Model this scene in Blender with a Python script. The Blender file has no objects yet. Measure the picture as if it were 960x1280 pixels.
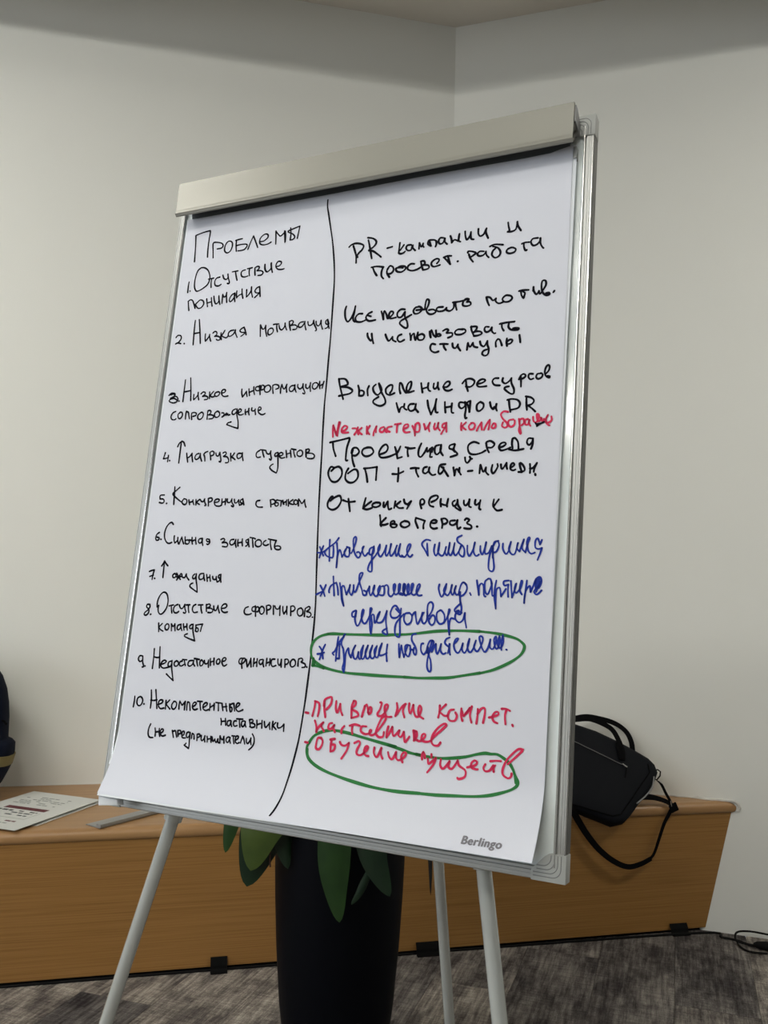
import bpy, bmesh, math, random
from mathutils import Vector, Matrix

random.seed(7)
scene = bpy.context.scene
COL = scene.collection
rad = math.radians

# ---------------------------------------------------------------- camera
CAM = Vector((0, 0, 1.30))
cam_data = bpy.data.cameras.new('camera')
cam = bpy.data.objects.new('camera', cam_data)
COL.objects.link(cam)
cam_data.sensor_fit = 'VERTICAL'
cam_data.sensor_height = 36.0
cam_data.lens = 36.0 * 1100 / 1280
cam_data.clip_start = 0.02
ax = Vector((0.9997239893, -0.0017883511, 0.0234253493))     # image right
ay = Vector((-0.0234935137, -0.0761000474, 0.9968233732))    # image up
az = Vector((0.0, -0.9970985832, -0.0761210576))             # backwards
M = Matrix.Identity(4)
for i in range(3):
    M[i][0] = ax[i]; M[i][1] = ay[i]; M[i][2] = az[i]; M[i][3] = CAM[i]
cam.matrix_world = M
scene.camera = cam

# ---------------------------------------------------------------- world, lights, exposure
world = bpy.data.worlds.new('world'); scene.world = world
world.use_nodes = True
bg = world.node_tree.nodes['Background']
bg.inputs[0].default_value = (0.80, 0.88, 1.0, 1); bg.inputs[1].default_value = 1.0
scene.view_settings.view_transform = 'Standard'
scene.view_settings.look = 'None'
scene.view_settings.gamma = 1.0
scene.view_settings.use_curve_mapping = False
scene.view_settings.exposure = EXPOSURE = 0.42

def area(name, loc, target, sx, sy, power, col):
    l = bpy.data.lights.new(name, 'AREA'); l.shape = 'RECTANGLE'
    l.size = sx; l.size_y = sy; l.energy = power; l.color = col
    o = bpy.data.objects.new(name, l); COL.objects.link(o)
    o.location = loc
    o.rotation_euler = (Vector(target) - Vector(loc)).to_track_quat('-Z', 'Y').to_euler()
    return o
# added fill light, shining in as daylight through an unseen far left window
area('daylight_fill', (-4.42, -0.6, 1.9), (0.0, 1.0, 1.5), 3.4, 1.7, 42, (0.93, 0.97, 1.0))
LAMP_STRENGTH = 20.0     # the emission of the lamps' diffusers (ceiling lamps, built below)

# ---------------------------------------------------------------- helpers
def lin(r, g, b):
    f = lambda c: c / 12.92 if c <= 0.04045 else ((c + 0.055) / 1.055) ** 2.4
    return (f(r / 255), f(g / 255), f(b / 255), 1)

def mat(name, col, rough=0.5, metal=0.0, spec=0.5, coat=0.0):
    m = bpy.data.materials.new(name); m.use_nodes = True
    b = m.node_tree.nodes['Principled BSDF']
    b.inputs['Base Color'].default_value = col if len(col) == 4 else (*col, 1)
    b.inputs['Roughness'].default_value = rough
    b.inputs['Metallic'].default_value = metal
    b.inputs['Specular IOR Level'].default_value = spec
    b.inputs['Coat Weight'].default_value = coat
    return m

def nd(m, t, **kw):
    n = m.node_tree.nodes.new(t)
    for k, v in kw.items(): setattr(n, k, v)
    return n
def lk(m, a, b): m.node_tree.links.new(a, b)

def bump(m, scale, strength, dist=0.001, detail=4):
    """fine relief: noise into the bump of a material"""
    b = m.node_tree.nodes['Principled BSDF']
    tc = nd(m, 'ShaderNodeTexCoord'); n = nd(m, 'ShaderNodeTexNoise')
    n.inputs['Scale'].default_value = scale; n.inputs['Detail'].default_value = detail
    bp_ = nd(m, 'ShaderNodeBump'); bp_.inputs['Strength'].default_value = strength
    bp_.inputs['Distance'].default_value = dist
    lk(m, tc.outputs['Object'], n.inputs['Vector']); lk(m, n.outputs['Fac'], bp_.inputs['Height'])
    lk(m, bp_.outputs['Normal'], b.inputs['Normal'])
    return m

def vary(m, scale, c1, c2, stretch=(1, 1, 1), rot=0.0, detail=5, lo=0.35, hi=0.65):
    """colour varies between c1 and c2 with a stretched noise"""
    b = m.node_tree.nodes['Principled BSDF']
    tc = nd(m, 'ShaderNodeTexCoord'); mp = nd(m, 'ShaderNodeMapping'); mp0 = nd(m, 'ShaderNodeMapping')
    mp0.inputs['Rotation'].default_value = (0, 0, rot)
    mp.inputs['Scale'].default_value = stretch
    n = nd(m, 'ShaderNodeTexNoise'); n.inputs['Scale'].default_value = scale; n.inputs['Detail'].default_value = detail
    r = nd(m, 'ShaderNodeValToRGB')
    r.color_ramp.elements[0].position = lo; r.color_ramp.elements[0].color = c1
    r.color_ramp.elements[1].position = hi; r.color_ramp.elements[1].color = c2
    lk(m, tc.outputs['Object'], mp0.inputs['Vector']); lk(m, mp0.outputs['Vector'], mp.inputs['Vector'])
    lk(m, mp.outputs['Vector'], n.inputs['Vector'])
    lk(m, n.outputs['Fac'], r.inputs['Fac']); lk(m, r.outputs['Color'], b.inputs['Base Color'])
    return m

ORG = {}      # where each object's own origin stands in the world
class MB:
    """collects shapes in world coordinates; build() links them as ONE mesh object"""
    def __init__(s): s.v = []; s.f = []
    def add(s, vs, fs):
        k = len(s.v); s.v += [Vector(p) for p in vs]; s.f += [tuple(i + k for i in f) for f in fs]; return s
    def hexa(s, p):      # 8 corners: bottom ring 0-3, top ring 4-7
        return s.add(p, [(3, 2, 1, 0), (4, 5, 6, 7), (0, 1, 5, 4), (1, 2, 6, 5), (2, 3, 7, 6), (3, 0, 4, 7)])
    def box(s, c, ex, ey, ez):   # centre and three half-extent vectors
        c, ex, ey, ez = Vector(c), Vector(ex), Vector(ey), Vector(ez)
        return s.hexa([c + sx * ex + sy * ey + sz * ez for sz in (-1, 1) for sx, sy in ((-1, -1), (1, -1), (1, 1), (-1, 1))])
    def prism(s, bottom, top):   # two rings of equal length
        n = len(bottom)
        return s.add(list(bottom) + list(top), [tuple(range(n - 1, -1, -1)), tuple(range(n, 2 * n))] +
                     [(i, (i + 1) % n, n + (i + 1) % n, n + i) for i in range(n)])
    def rings(s, rs, cap=True, closed=False):
        n = len(rs[0]); vs = [p for r in rs for p in r]; fs = []
        m = len(rs)
        for j in range(m if closed else m - 1):
            a, b = j * n, ((j + 1) % m) * n
            for i in range(n): fs.append((a + i, a + (i + 1) % n, b + (i + 1) % n, b + i))
        if cap and not closed: fs += [tuple(range(n - 1, -1, -1)), tuple(range((m - 1) * n, m * n))]
        return s.add(vs, fs)
    def tube(s, pts, r, n=12, closed=False, flat=None, up=None):
        """tube along a polyline; r is a number or a list; flat squashes it along 'up'"""
        pts = [Vector(p) for p in pts]; m = len(pts); rs = []
        prev = None
        for i, p in enumerate(pts):
            if closed: t = (pts[(i + 1) % m] - pts[i - 1])
            else: t = pts[min(i + 1, m - 1)] - pts[max(i - 1, 0)]
            t.normalize()
            ref = Vector(up) if up else (prev if prev else (Vector((0, 0, 1)) if abs(t.z) < .9 else Vector((1, 0, 0))))
            a = (ref - t * ref.dot(t))
            if a.length < 1e-5: a = Vector((1, 0, 0)) - t * t.x
            a.normalize(); b = t.cross(a); prev = a
            ri = r[i] if isinstance(r, (list, tuple)) else r
            fa = (flat if flat else 1.0)
            rs.append([p + a * (math.cos(2 * math.pi * k / n) * ri * fa) + b * (math.sin(2 * math.pi * k / n) * ri) for k in range(n)])
        return s.rings(rs, closed=closed)
    def build(s, name, m, parent=None, smooth=None, bevel=0.0, seg=2, ang=40):
        me = bpy.data.meshes.new(name)
        org = ORG[parent.name].copy() if parent else None
        if parent is None:
            lo = Vector([min(p[i] for p in s.v) for i in range(3)]); hi = Vector([max(p[i] for p in s.v) for i in range(3)])
            org = Vector(((lo.x + hi.x) / 2, (lo.y + hi.y) / 2, lo.z))
        me.from_pydata([p - org for p in s.v], [], s.f)
        bm = bmesh.new(); bm.from_mesh(me)
        bmesh.ops.recalc_face_normals(bm, faces=bm.faces)
        if bevel:
            es = [e for e in bm.edges if len(e.link_faces) == 2 and e.calc_face_angle(0) > rad(25)]
            bmesh.ops.bevel(bm, geom=es, offset=bevel, segments=seg, affect='EDGES', profile=0.5, clamp_overlap=True)
        bm.to_mesh(me); bm.free()
        me.materials.append(m)
        if smooth or bevel:
            for p in me.polygons: p.use_smooth = True
            me.set_sharp_from_angle(angle=rad(ang))
        o = bpy.data.objects.new(name, me); COL.objects.link(o)
        ORG[o.name] = org
        if parent: o.parent = parent
        else: o.location = org
        return o

GROUPS = {}
def tag(o, label=None, cat=None, group=None, kind=None):
    if label: o['label'] = label
    if cat: o['category'] = cat
    if group: o['group'] = group
    if kind: o['kind'] = kind
    return o
def thing(name, loc, label, cat, group=None):
    o = bpy.data.objects.new(name, None); COL.objects.link(o)
    o.location = loc; o.empty_display_size = 0.05
    ORG[o.name] = Vector(loc)
    return tag(o, label, cat, group)

def smooth_path(pts, n=6):
    """Catmull-Rom through 3D points"""
    pts = [Vector(p) for p in pts]; out = []
    for i in range(len(pts) - 1):
        p0 = pts[max(i - 1, 0)]; p1 = pts[i]; p2 = pts[i + 1]; p3 = pts[min(i + 2, len(pts) - 1)]
        for k in range(n):
            t = k / n
            out.append(0.5 * ((2 * p1) + (p2 - p0) * t + (2 * p0 - 5 * p1 + 4 * p2 - p3) * t * t + (3 * p1 - p0 - 3 * p2 + p3) * t ** 3))
    out.append(pts[-1])
    return out

# ---------------------------------------------------------------- materials
M_wall = bump(mat('wall_paint', (0.80, 0.81, 0.770), 0.85, spec=0.2), 260, 0.12, 0.002)
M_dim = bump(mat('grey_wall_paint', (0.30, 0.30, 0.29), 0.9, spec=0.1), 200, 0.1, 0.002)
M_ceil = bump(mat('ceiling_paint', (0.66, 0.63, 0.57), 0.9, spec=0.1), 200, 0.1, 0.002)
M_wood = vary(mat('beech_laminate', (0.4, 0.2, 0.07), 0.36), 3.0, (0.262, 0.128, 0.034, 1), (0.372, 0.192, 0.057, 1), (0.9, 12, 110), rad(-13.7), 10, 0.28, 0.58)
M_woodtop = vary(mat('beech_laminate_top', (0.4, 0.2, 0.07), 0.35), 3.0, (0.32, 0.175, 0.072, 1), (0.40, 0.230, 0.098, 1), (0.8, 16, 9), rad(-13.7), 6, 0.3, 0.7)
M_alu = mat('brushed_aluminium', (0.42, 0.43, 0.42), 0.48, 0.6)
M_alu_d = mat('dull_aluminium', (0.36, 0.37, 0.37), 0.45, 0.6)
M_ridge = mat('cap_groove', (0.22, 0.23, 0.23), 0.6)
M_edge_shade = mat('edge_shade', (0.085, 0.085, 0.08), 0.5, 0.2)
M_bright = mat('polished_edge', (0.86, 0.87, 0.87), 0.18, 0.9)
M_plastic = bump(mat('grey_plastic', (0.40, 0.42, 0.41), 0.5), 300, 0.05)
M_clamp = mat('clamp_enamel', (0.275, 0.272, 0.238), 0.38, 0.15)
M_board = mat('whiteboard_enamel', (0.78, 0.85, 0.86), 0.12, coat=0.5)
M_back = mat('board_back', (0.30, 0.31, 0.32), 0.6)
M_leg = mat('leg_enamel', (0.46, 0.49, 0.48), 0.22, 0.25, coat=1.0)
M_rubber = mat('black_rubber', (0.005, 0.005, 0.005), 0.7, spec=0.15)
M_paper = bump(mat('flip_paper', (0.635, 0.660, 0.735), 0.75, spec=0.15), 30, 0.05, 0.004, 2)
M_paper2 = mat('under_paper', (0.70, 0.74, 0.78), 0.8, spec=0.1)
M_ink = {'k': mat('black_marker', (0.004, 0.004, 0.009), 0.7, spec=0.08),
         'b': mat('blue_marker', (0.008, 0.030, 0.30), 0.6, spec=0.2),
         'r': mat('red_marker', (0.60, 0.022, 0.085), 0.6, spec=0.2),
         'g': mat('green_marker', (0.018, 0.165, 0.038), 0.6, spec=0.2)}
M_logo = mat('grey_print', (0.17, 0.17, 0.19), 0.7)
M_pot = mat('black_planter', (0.0012, 0.0018, 0.004), 0.55, spec=0.1)
M_soil = bump(mat('soil', (0.02, 0.013, 0.009), 0.95), 60, 0.8, 0.01)
M_bag = bump(mat('black_nylon', (0.0028, 0.0036, 0.006), 0.7, spec=0.14), 600, 0.3, 0.001)
M_strap = bump(mat('black_webbing', (0.0018, 0.0018, 0.0024), 0.85, spec=0.08), 900, 0.3, 0.001)
M_zip = mat('grey_zip', (0.14, 0.14, 0.14), 0.5, 0.3)
M_chrome = mat('chrome', (0.6, 0.6, 0.6), 0.25, 0.9)
M_navy = bump(mat('navy_fabric', (0.004, 0.0065, 0.017), 0.85, spec=0.15), 500, 0.4, 0.001)
M_tan = bump(mat('tan_tape', (0.17, 0.135, 0.05), 0.8), 500, 0.3, 0.001)
M_tape = mat('black_tape', (0.004, 0.004, 0.004), 0.8, spec=0.1)
M_caulk = bump(mat('white_sealant', (0.62, 0.60, 0.56), 0.8), 90, 0.8, 0.004)
M_sheet = mat('leaflet_paper', (0.60, 0.61, 0.58), 0.7)
M_maroon = mat('maroon_print', (0.11, 0.022, 0.028), 0.7)
M_print = mat('dark_print', (0.03, 0.035, 0.035), 0.7)
M_greyprint = mat('grey_text_print', (0.22, 0.24, 0.22), 0.7)
M_lamp = bpy.data.materials.new('lamp_diffuser'); M_lamp.use_nodes = True
_b = M_lamp.node_tree.nodes['Principled BSDF']
_b.inputs['Emission Color'].default_value = (1.0, 0.975, 0.90, 1); _b.inputs['Emission Strength'].default_value = LAMP_STRENGTH

def leafmat(name, c1, c2):
    m = vary(mat(name, c1, 0.45, spec=0.4), 14, c1, c2, (1, 1, 1), 0, 3)
    return m
M_leaf = leafmat('leaf_green', (0.010, 0.038, 0.008, 1), (0.018, 0.058, 0.011, 1))
M_leaf_l = leafmat('leaf_light', (0.034, 0.062, 0.009, 1), (0.052, 0.085, 0.013, 1))
M_leaf_d = leafmat('leaf_dark', (0.004, 0.018, 0.008, 1), (0.007, 0.026, 0.010, 1))
M_stem = mat('leaf_stem', (0.05, 0.06, 0.02), 0.6)

def carpet():
    m = mat('carpet', (0.1, 0.1, 0.1), 0.95, spec=0.05)
    b = m.node_tree.nodes['Principled BSDF']
    tc = nd(m, 'ShaderNodeTexCoord'); oi = nd(m, 'ShaderNodeObjectInfo')
    mp0 = nd(m, 'ShaderNodeMapping'); mp0.inputs['Rotation'].default_value = (0, 0, rad(-71.5))
    geo = nd(m, 'ShaderNodeNewGeometry')
    lk(m, geo.outputs['Position'], mp0.inputs['Vector'])
    mul = nd(m, 'ShaderNodeMath', operation='MULTIPLY'); mul.inputs[1].default_value = 37.0
    lk(m, oi.outputs['Random'], mul.inputs[0])
    addv = nd(m, 'ShaderNodeVectorMath', operation='ADD')
    lk(m, mp0.outputs['Vector'], addv.inputs[0]); lk(m, mul.outputs[0], addv.inputs[1])
    def noise(sc, st, det, rough=0.6):
        mp = nd(m, 'ShaderNodeMapping'); mp.inputs['Scale'].default_value = st
        n = nd(m, 'ShaderNodeTexNoise'); n.inputs['Scale'].default_value = sc; n.inputs['Detail'].default_value = det
        n.inputs['Roughness'].default_value = rough
        lk(m, addv.outputs[0], mp.inputs['Vector']); lk(m, mp.outputs[0], n.inputs['Vector'])
        return n.outputs['Fac']
    def ramp(src, p0, c0, p1, c1):
        r = nd(m, 'ShaderNodeValToRGB'); e = r.color_ramp.elements
        e[0].position = p0; e[0].color = c0; e[1].position = p1; e[1].color = c1
        lk(m, src, r.inputs['Fac']); return r.outputs['Color']
    def mix(kind, f, a, c):
        x = nd(m, 'ShaderNodeMix', data_type='RGBA', blend_type=kind)
        if isinstance(f, float): x.inputs[0].default_value = f
        else: lk(m, f, x.inputs[0])
        lk(m, a, x.inputs[6]); lk(m, c, x.inputs[7]); return x.outputs[2]
    tone = ramp(oi.outputs['Random'], 0.0, (0.105, 0.103, 0.106, 1), 1.0, (0.25, 0.24, 0.225, 1))
    blotch = ramp(noise(5.5, (1, 2.2, 1), 8, 0.7), 0.40, (0.50, 0.48, 0.49, 1), 0.60, (1.45, 1.42, 1.35, 1))
    c = mix('MULTIPLY', 1.0, tone, blotch)
    streak = ramp(noise(16, (0.35, 5.0, 1), 6, 0.75), 0.40, (0.55, 0.52, 0.53, 1), 0.62, (1.35, 1.32, 1.28, 1))
    c = mix('MULTIPLY', 0.9, c, streak)
    cross = ramp(noise(22, (7.0, 0.5, 1), 6, 0.75), 0.36, (0.62, 0.58, 0.60, 1), 0.60, (1.25, 1.25, 1.2, 1))
    c = mix('MULTIPLY', 0.7, c, cross)
    fine = ramp(noise(420, (1, 1, 1), 3, 0.7), 0.3, (0.45, 0.45, 0.45, 1), 0.7, (1.6, 1.6, 1.6, 1))
    c = mix('MULTIPLY', 0.75, c, fine)
    lk(m, c, b.inputs['Base Color'])
    bp_ = nd(m, 'ShaderNodeBump'); bp_.inputs['Strength'].default_value = 0.6; bp_.inputs['Distance'].default_value = 0.003
    lk(m, noise(500, (1, 1, 1), 2), bp_.inputs['Height']); lk(m, bp_.outputs['Normal'], b.inputs['Normal'])
    return m
M_carpet = carpet()

# ---------------------------------------------------------------- the room
CORNER = Vector((0.272, 3.778, 0))
DL = Vector((math.cos(rad(13)), math.sin(rad(13)), 0))          # along the left wall, towards the corner
DR = Vector((math.cos(rad(-18.5)), math.sin(rad(-18.5)), 0))    # along the right wall, away from the corner
NLw = Vector((math.sin(rad(13)), -math.cos(rad(13)), 0))        # into the room
NRw = Vector((-math.sin(rad(18.5)), -math.cos(rad(18.5)), 0))
ZC = 3.78
PL = CORNER - DL * 5.0
PR = CORNER + DR * 4.6
TH = 0.15
def up(p, z): return Vector((p.x, p.y, z))
def wall(name, a, b, n, holes=None, z0=0.0, z1=ZC, mt=None):
    """slab between plan points a and b; n points into the room"""
    m = MB(); o = -n * TH
    def seg(p, q, lo, hi):
        m.hexa([up(p, lo), up(q, lo), up(q + o, lo), up(p + o, lo), up(p, hi), up(q, hi), up(q + o, hi), up(p + o, hi)])
    if not holes: seg(a, b, z0, z1)
    else:
        d = (b - a); L = d.length; d = d / L; h0, h1, l, h = holes
        seg(a, a + d * h0, z0, z1); seg(a + d * h1, b, z0, z1)
        seg(a + d * h0, a + d * h1, z0, l); seg(a + d * h0, a + d * h1, h, z1)
    w = m.build(name, mt or M_wall); tag(w, kind='structure'); return w
wall('wall_left', PL, CORNER, NLw)
wall('wall_right', CORNER, PR, NRw)
RL = Vector((PL.x, -4.0, 0)); RR = Vector((PR.x, -4.0, 0))
wall('wall_far_left', RL, PL, Vector((1, 0, 0)), holes=(1.7, 5.1, 1.0, 2.8), mt=M_dim)
wall('wall_far_right', PR, RR, Vector((-1, 0, 0)), mt=M_dim)
wall('wall_rear', RR, RL, Vector((0, 1, 0)), mt=M_dim)
# unseen window on the far left, added to go with the fill light
wf = MB()
for y in (-2.3, -0.6, 1.1):
    wf.box((PL.x - 0.07, y, 1.9), (0.03, 0, 0), (0, 0.03, 0), (0, 0, 0.9))
for z in (1.03, 2.77):
    wf.box((PL.x - 0.07, -0.6, z), (0.03, 0, 0), (0, 1.7, 0), (0, 0, 0.03))
w1 = wf.build('added_window_1', mat('added_window_white', (0.7, 0.7, 0.7), 0.4)); tag(w1, kind='structure')

# floor slab, carpet planks
fl = MB()
poly = [RL, RR, PR, CORNER, PL]
fl.prism([up(p, -0.10) for p in poly], [up(p, -0.004) for p in poly])
floor = fl.build('floor', M_carpet); tag(floor, kind='structure')
def clip(pts, n, c):
    out = []
    for i, p in enumerate(pts):
        q = pts[(i + 1) % len(pts)]; dp, dq = p.dot(n) - c, q.dot(n) - c
        if dp >= 0: out.append(p)
        if (dp >= 0) != (dq >= 0): out.append(p + (q - p) * (dp / (dp - dq)))
    return out
TA = Vector((math.cos(rad(71.5)), math.sin(rad(71.5)), 0)); TB = Vector((TA.y, -TA.x, 0))
cL = CORNER.dot(NLw); cR = CORNER.dot(NRw)
g = 0.0008
for i in range(-12, 12):
    b0 = -0.0116 + i * 0.25
    sh = ((i * 0.37) % 1.0)
    for j in range(-1, 6):
        a0 = j * 1.0 + sh
        pts = [TA * (a0 + g) + TB * (b0 + g), TA * (a0 + 1 - g) + TB * (b0 + g), TA * (a0 + 1 - g) + TB * (b0 + .25 - g), TA * (a0 + g) + TB * (b0 + .25 - g)]
        cx = sum((p.x for p in pts)) / 4; cy = sum((p.y for p in pts)) / 4
        if not (-2.6 < cx < 3.0 and 1.2 < cy < 4.2): continue
        pts = clip(pts, NLw, cL)
        if len(pts) > 2: pts = clip(pts, NRw, cR)
        if len(pts) < 3: continue
        t = MB(); t.prism([up(p, -0.004) for p in pts], [up(p, 0.0) for p in pts])
        t.build('carpet_tile', M_carpet, floor)

# ceiling: high perimeter, lower field further into the room with its lamps
cm = MB(); cm.prism([up(p, ZC) for p in poly], [up(p, ZC + 0.12) for p in poly])
ceil = cm.build('ceiling', M_ceil); tag(ceil, kind='structure')
ZD = 3.45; YD = 3.05
tm = MB(); q = [Vector((PL.x, -4, 0)), Vector((PR.x, -4, 0)), Vector((PR.x, YD - 0.15, 0)), Vector((PL.x, YD - 0.15, 0))]
tm.prism([up(p, ZD) for p in q], [up(p, ZD + 0.10) for p in q])
tr = tm.build('dropped_ceiling_1', M_ceil); tag(tr, kind='structure')  # unseen dropped ceiling; its edge keeps lamp light off the upper walls
for lx, ly, lw in ((-2.3, 1.15, 'nearest the backpack'), (2.9, 1.6, 'nearest the right wall'), (-0.7, -0.9, 'in the middle of the room'), (-2.6, -1.9, 'in the back row beside the added window')):
    lamp = thing('ceiling_lamp', (lx, ly, ZD), 'white ceiling lamp with a glowing box diffuser, ' + lw, 'lamp', 'ceiling lamps over the room')
    h = MB(); h.box((lx, ly, ZD - 0.01), (0.66, 0, 0), (0, 0.16, 0), (0, 0, 0.01)); h.build('housing', M_alu, lamp)
    h = MB(); h.box((lx, ly, ZD - 0.065), (0.64, 0, 0), (0, 0.14, 0), (0, 0, 0.045)); h.build('diffuser', M_lamp, lamp)

# ---------------------------------------------------------------- the bench
BD = Vector((0.9716, 0.2368, 0)); BN = Vector((0.2368, -0.9716, 0))     # along the bench; out of its front
HB = 0.487
def on_line(s, c, z):           # point on the line BN.p = c at distance s along BD
    v = BD * s + BN * c; return Vector((v.x, v.y, z))
def s_wall(c):                  # where that line meets the right wall
    p0 = BN * c; return (cR - p0.dot(NRw)) / BD.dot(NRw)
bench = thing('wall_bench', (0.1, 3.3, 0), 'long beech laminate bench built against the two walls', 'bench')
S0 = -2.6
CF0, CF1 = -3.0515, -3.0015     # front face at the floor and under the nosing
SSEAM = BD.dot(Vector((-0.292, 3.03, 0)))
def panel(s0, s1a, s1b):
    m = MB(); t = 0.018
    m.hexa([on_line(s0, CF0, 0.012), on_line(s1a, CF0, 0.012), on_line(s1a, CF0 - t, 0.012), on_line(s0, CF0 - t, 0.012),
            on_line(s0, CF1, 0.448), on_line(s1b, CF1, 0.448), on_line(s1b, CF1 - t, 0.448), on_line(s0, CF1 - t, 0.448)])
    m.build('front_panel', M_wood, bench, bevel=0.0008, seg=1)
panel(S0, SSEAM - 0.001, SSEAM - 0.001)
panel(SSEAM + 0.001, s_wall(CF0) - 0.002, s_wall(CF1) - 0.002)
pl = MB(); pl.hexa([on_line(S0, CF0 - 0.012, 0), on_line(s_wall(CF0), CF0 - 0.012, 0), on_line(s_wall(CF0), CF0 - .03, 0), on_line(S0, CF0 - .03, 0),
                    on_line(S0, CF0 - 0.012, 0.012), on_line(s_wall(CF0), CF0 - 0.012, 0.012), on_line(s_wall(CF0), CF0 - .03, 0.012), on_line(S0, CF0 - .03, 0.012)])
pl.build('plinth', M_rubber, bench)
# seat slab with a rounded nosing, cut by the two walls
prof = [(-0.02, 0.448), (0.0, 0.448), (0.006, 0.452), (0.009, 0.460), (0.009, 0.470), (0.004, 0.480), (-0.006, 0.486), (-0.02, HB)]
rings = []
for s_end in (0, 1):
    rr = []
    for dc, z in prof:
        c = CF1 + dc
        rr.append(on_line(s_wall(c) - 0.001 if s_end else S0, c, z))
    rings.append(rr)
tp = MB(); tp.rings(rings, cap=True)
cb = CF1 - 0.02
wl0 = CORNER + DL * ((BD * S0).dot(DL) - CORNER.dot(DL)) 
back = [on_line(S0, cb, 0), on_line(s_wall(cb) - 0.001, cb, 0), CORNER + NRw * 0.001 + NLw * 0.001, up(wl0 + NLw * 0.001, 0)]
tp.prism([up(p, 0.455) for p in back], [up(p, HB) for p in back])
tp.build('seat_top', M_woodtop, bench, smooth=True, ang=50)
# white sealant along the end and the back of the seat
cw = MB(); pth = []
a = up(CORNER, HB) + DR * 0.5 + NRw * 0.002
e = on_line(s_wall(CF1 + 0.006), CF1 + 0.006, HB) 
for k in range(30):
    t = k / 29; p = a.lerp(up(e, HB), t)
    p += NRw * random.uniform(0, 0.0035) + Vector((0, 0, random.uniform(0, 0.004)))
    pth.append(p)
for dc, z in ((0.012, 0.480), (0.014, 0.468), (0.010, 0.455)):
    p = on_line(s_wall(CF1 + dc), CF1 + dc, z) + NRw * 0.002; pth.append(p)
cw.tube(pth, [random.uniform(0.0018, 0.0035) + (0.0035 if k > 22 else 0) for k in range(len(pth))], 7)
cw.build('sealant_bead', M_caulk, bench, smooth=True)
cw = MB(); a = up(CORNER, HB) + NLw * 0.002; b = a - DL * 2.6
cw.tube([a.lerp(b, k / 20) for k in range(21)], [random.uniform(0.0012, 0.0022) for k in range(21)], 6)
cw.build('sealant_bead', M_caulk, bench, smooth=True)

# black cable along the foot of the bench, its plug end by the right wall
cab = thing('power_cable', (1.40, 3.26, 0), 'black cable along the foot of the bench, looped at the right wall', 'cable')
cr = 0.0042
pts = [on_line(S0 + k * 0.25 + 0.0, CF0 + 0.006 + 0.001 * math.sin(k * 1.7), cr) for k in range(0, 16)]
pts = [p for p in pts if p.dot(BD) < s_wall(CF0) - 0.10]
pts += [Vector((1.215, 3.412, cr)), Vector((1.29, 3.375, cr)), Vector((1.335, 3.352, cr)), Vector((1.365, 3.315, cr)), Vector((1.385, 3.29, cr + 0.004))]
m = MB(); m.tube(smooth_path(pts, 5), cr, 8); m.build('lead', M_rubber, cab, smooth=True)
loop = [(1.40, 3.285, 0.012), (1.36, 3.30, 0.010), (1.33, 3.325, 0.010), (1.328, 3.345, 0.018), (1.345, 3.362, 0.030), (1.39, 3.358, 0.034), (1.46, 3.335, 0.030), (1.56, 3.30, 0.020), (1.70, 3.24, 0.006)]
m = MB(); m.tube(smooth_path(loop, 6), 0.0036, 8); m.build('lead', M_rubber, cab, smooth=True)
loop = [(1.332, 3.335, 0.006), (1.325, 3.30, 0.005), (1.333, 3.262, 0.005), (1.355, 3.245, 0.005), (1.40, 3.235, 0.006)]
m = MB(); m.tube(smooth_path(loop, 6), 0.0036, 8); m.build('lead', M_rubber, cab, smooth=True)
m = MB(); m.tube([(1.375, 3.295, 0.012), (1.385, 3.29, 0.014), (1.41, 3.276, 0.016), (1.50, 3.225, 0.016), (1.51, 3.219, 0.015)], [0.006, 0.012, 0.0155, 0.0155, 0.010], 10)
m.build('plug', M_rubber, cab, smooth=True)
# tape patches that hold the cable
for (x0, x1, hgt, fwd, lab) in ((-0.538, -0.485, 0.044, 0.022, 'black tape patch on the bench foot, left of the planter'),
                               (0.145, 0.228, 0.040, 0.020, 'wide black tape patch behind the thin rear leg of the flip chart'),
                               (1.105, 1.175, 0.036, 0.020, 'black tape patch under the bag, nearest the right wall')):
    s0 = BD.x * x0 + BD.y * (3.0515 + x0 * .2368) / .9716; s1 = BD.x * x1 + BD.y * (3.0515 + x1 * .2368) / .9716
    m = MB(); t = 0.0012; r0, r1 = [], []
    outer = [(-0.0, hgt), (0.012, 0.020), (0.0155, 0.010), (fwd, 0.0016), (fwd + 0.012, 0.0008)]
    for s_, ring in ((s0, r0), (s1, r1)):
        for dc, z in outer: ring.append(on_line(s_, CF0 + 0.05 * z / .448 * (1 if dc <= 0.012 else 0) + dc + 0.0012, z + t))
        for dc, z in reversed(outer): ring.append(on_line(s_, CF0 + 0.05 * z / .448 * (1 if dc <= 0.012 else 0) + dc + 0.0002, z))
    m.rings([r0, r1]); o = m.build('tape_patch', M_tape, None); tag(o, lab, 'tape')

# ---------------------------------------------------------------- the flip chart
# board coordinates: u to the right, v up, d out of the face, from the lower left corner
BO = Vector((-0.417274417, 1.352492104, 0.954796447))
BU = Vector((0.902909664, -0.429819131, -0.003106959))
BV = Vector((0.058209982, 0.115112031, 0.991645510))
BNn = Vector((-0.425870564, -0.895547171, 0.128955529))
def B(u, v, d=0.0): return BO + BU * u + BV * v + BNn * d
W, H = 0.705, 1.0
FT = 0.015                       # width of the frame
chart = thing('flip_chart_easel', (-0.06, 1.30, 0), 'white flip chart easel with an aluminium frame on tubular legs', 'easel')

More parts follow.
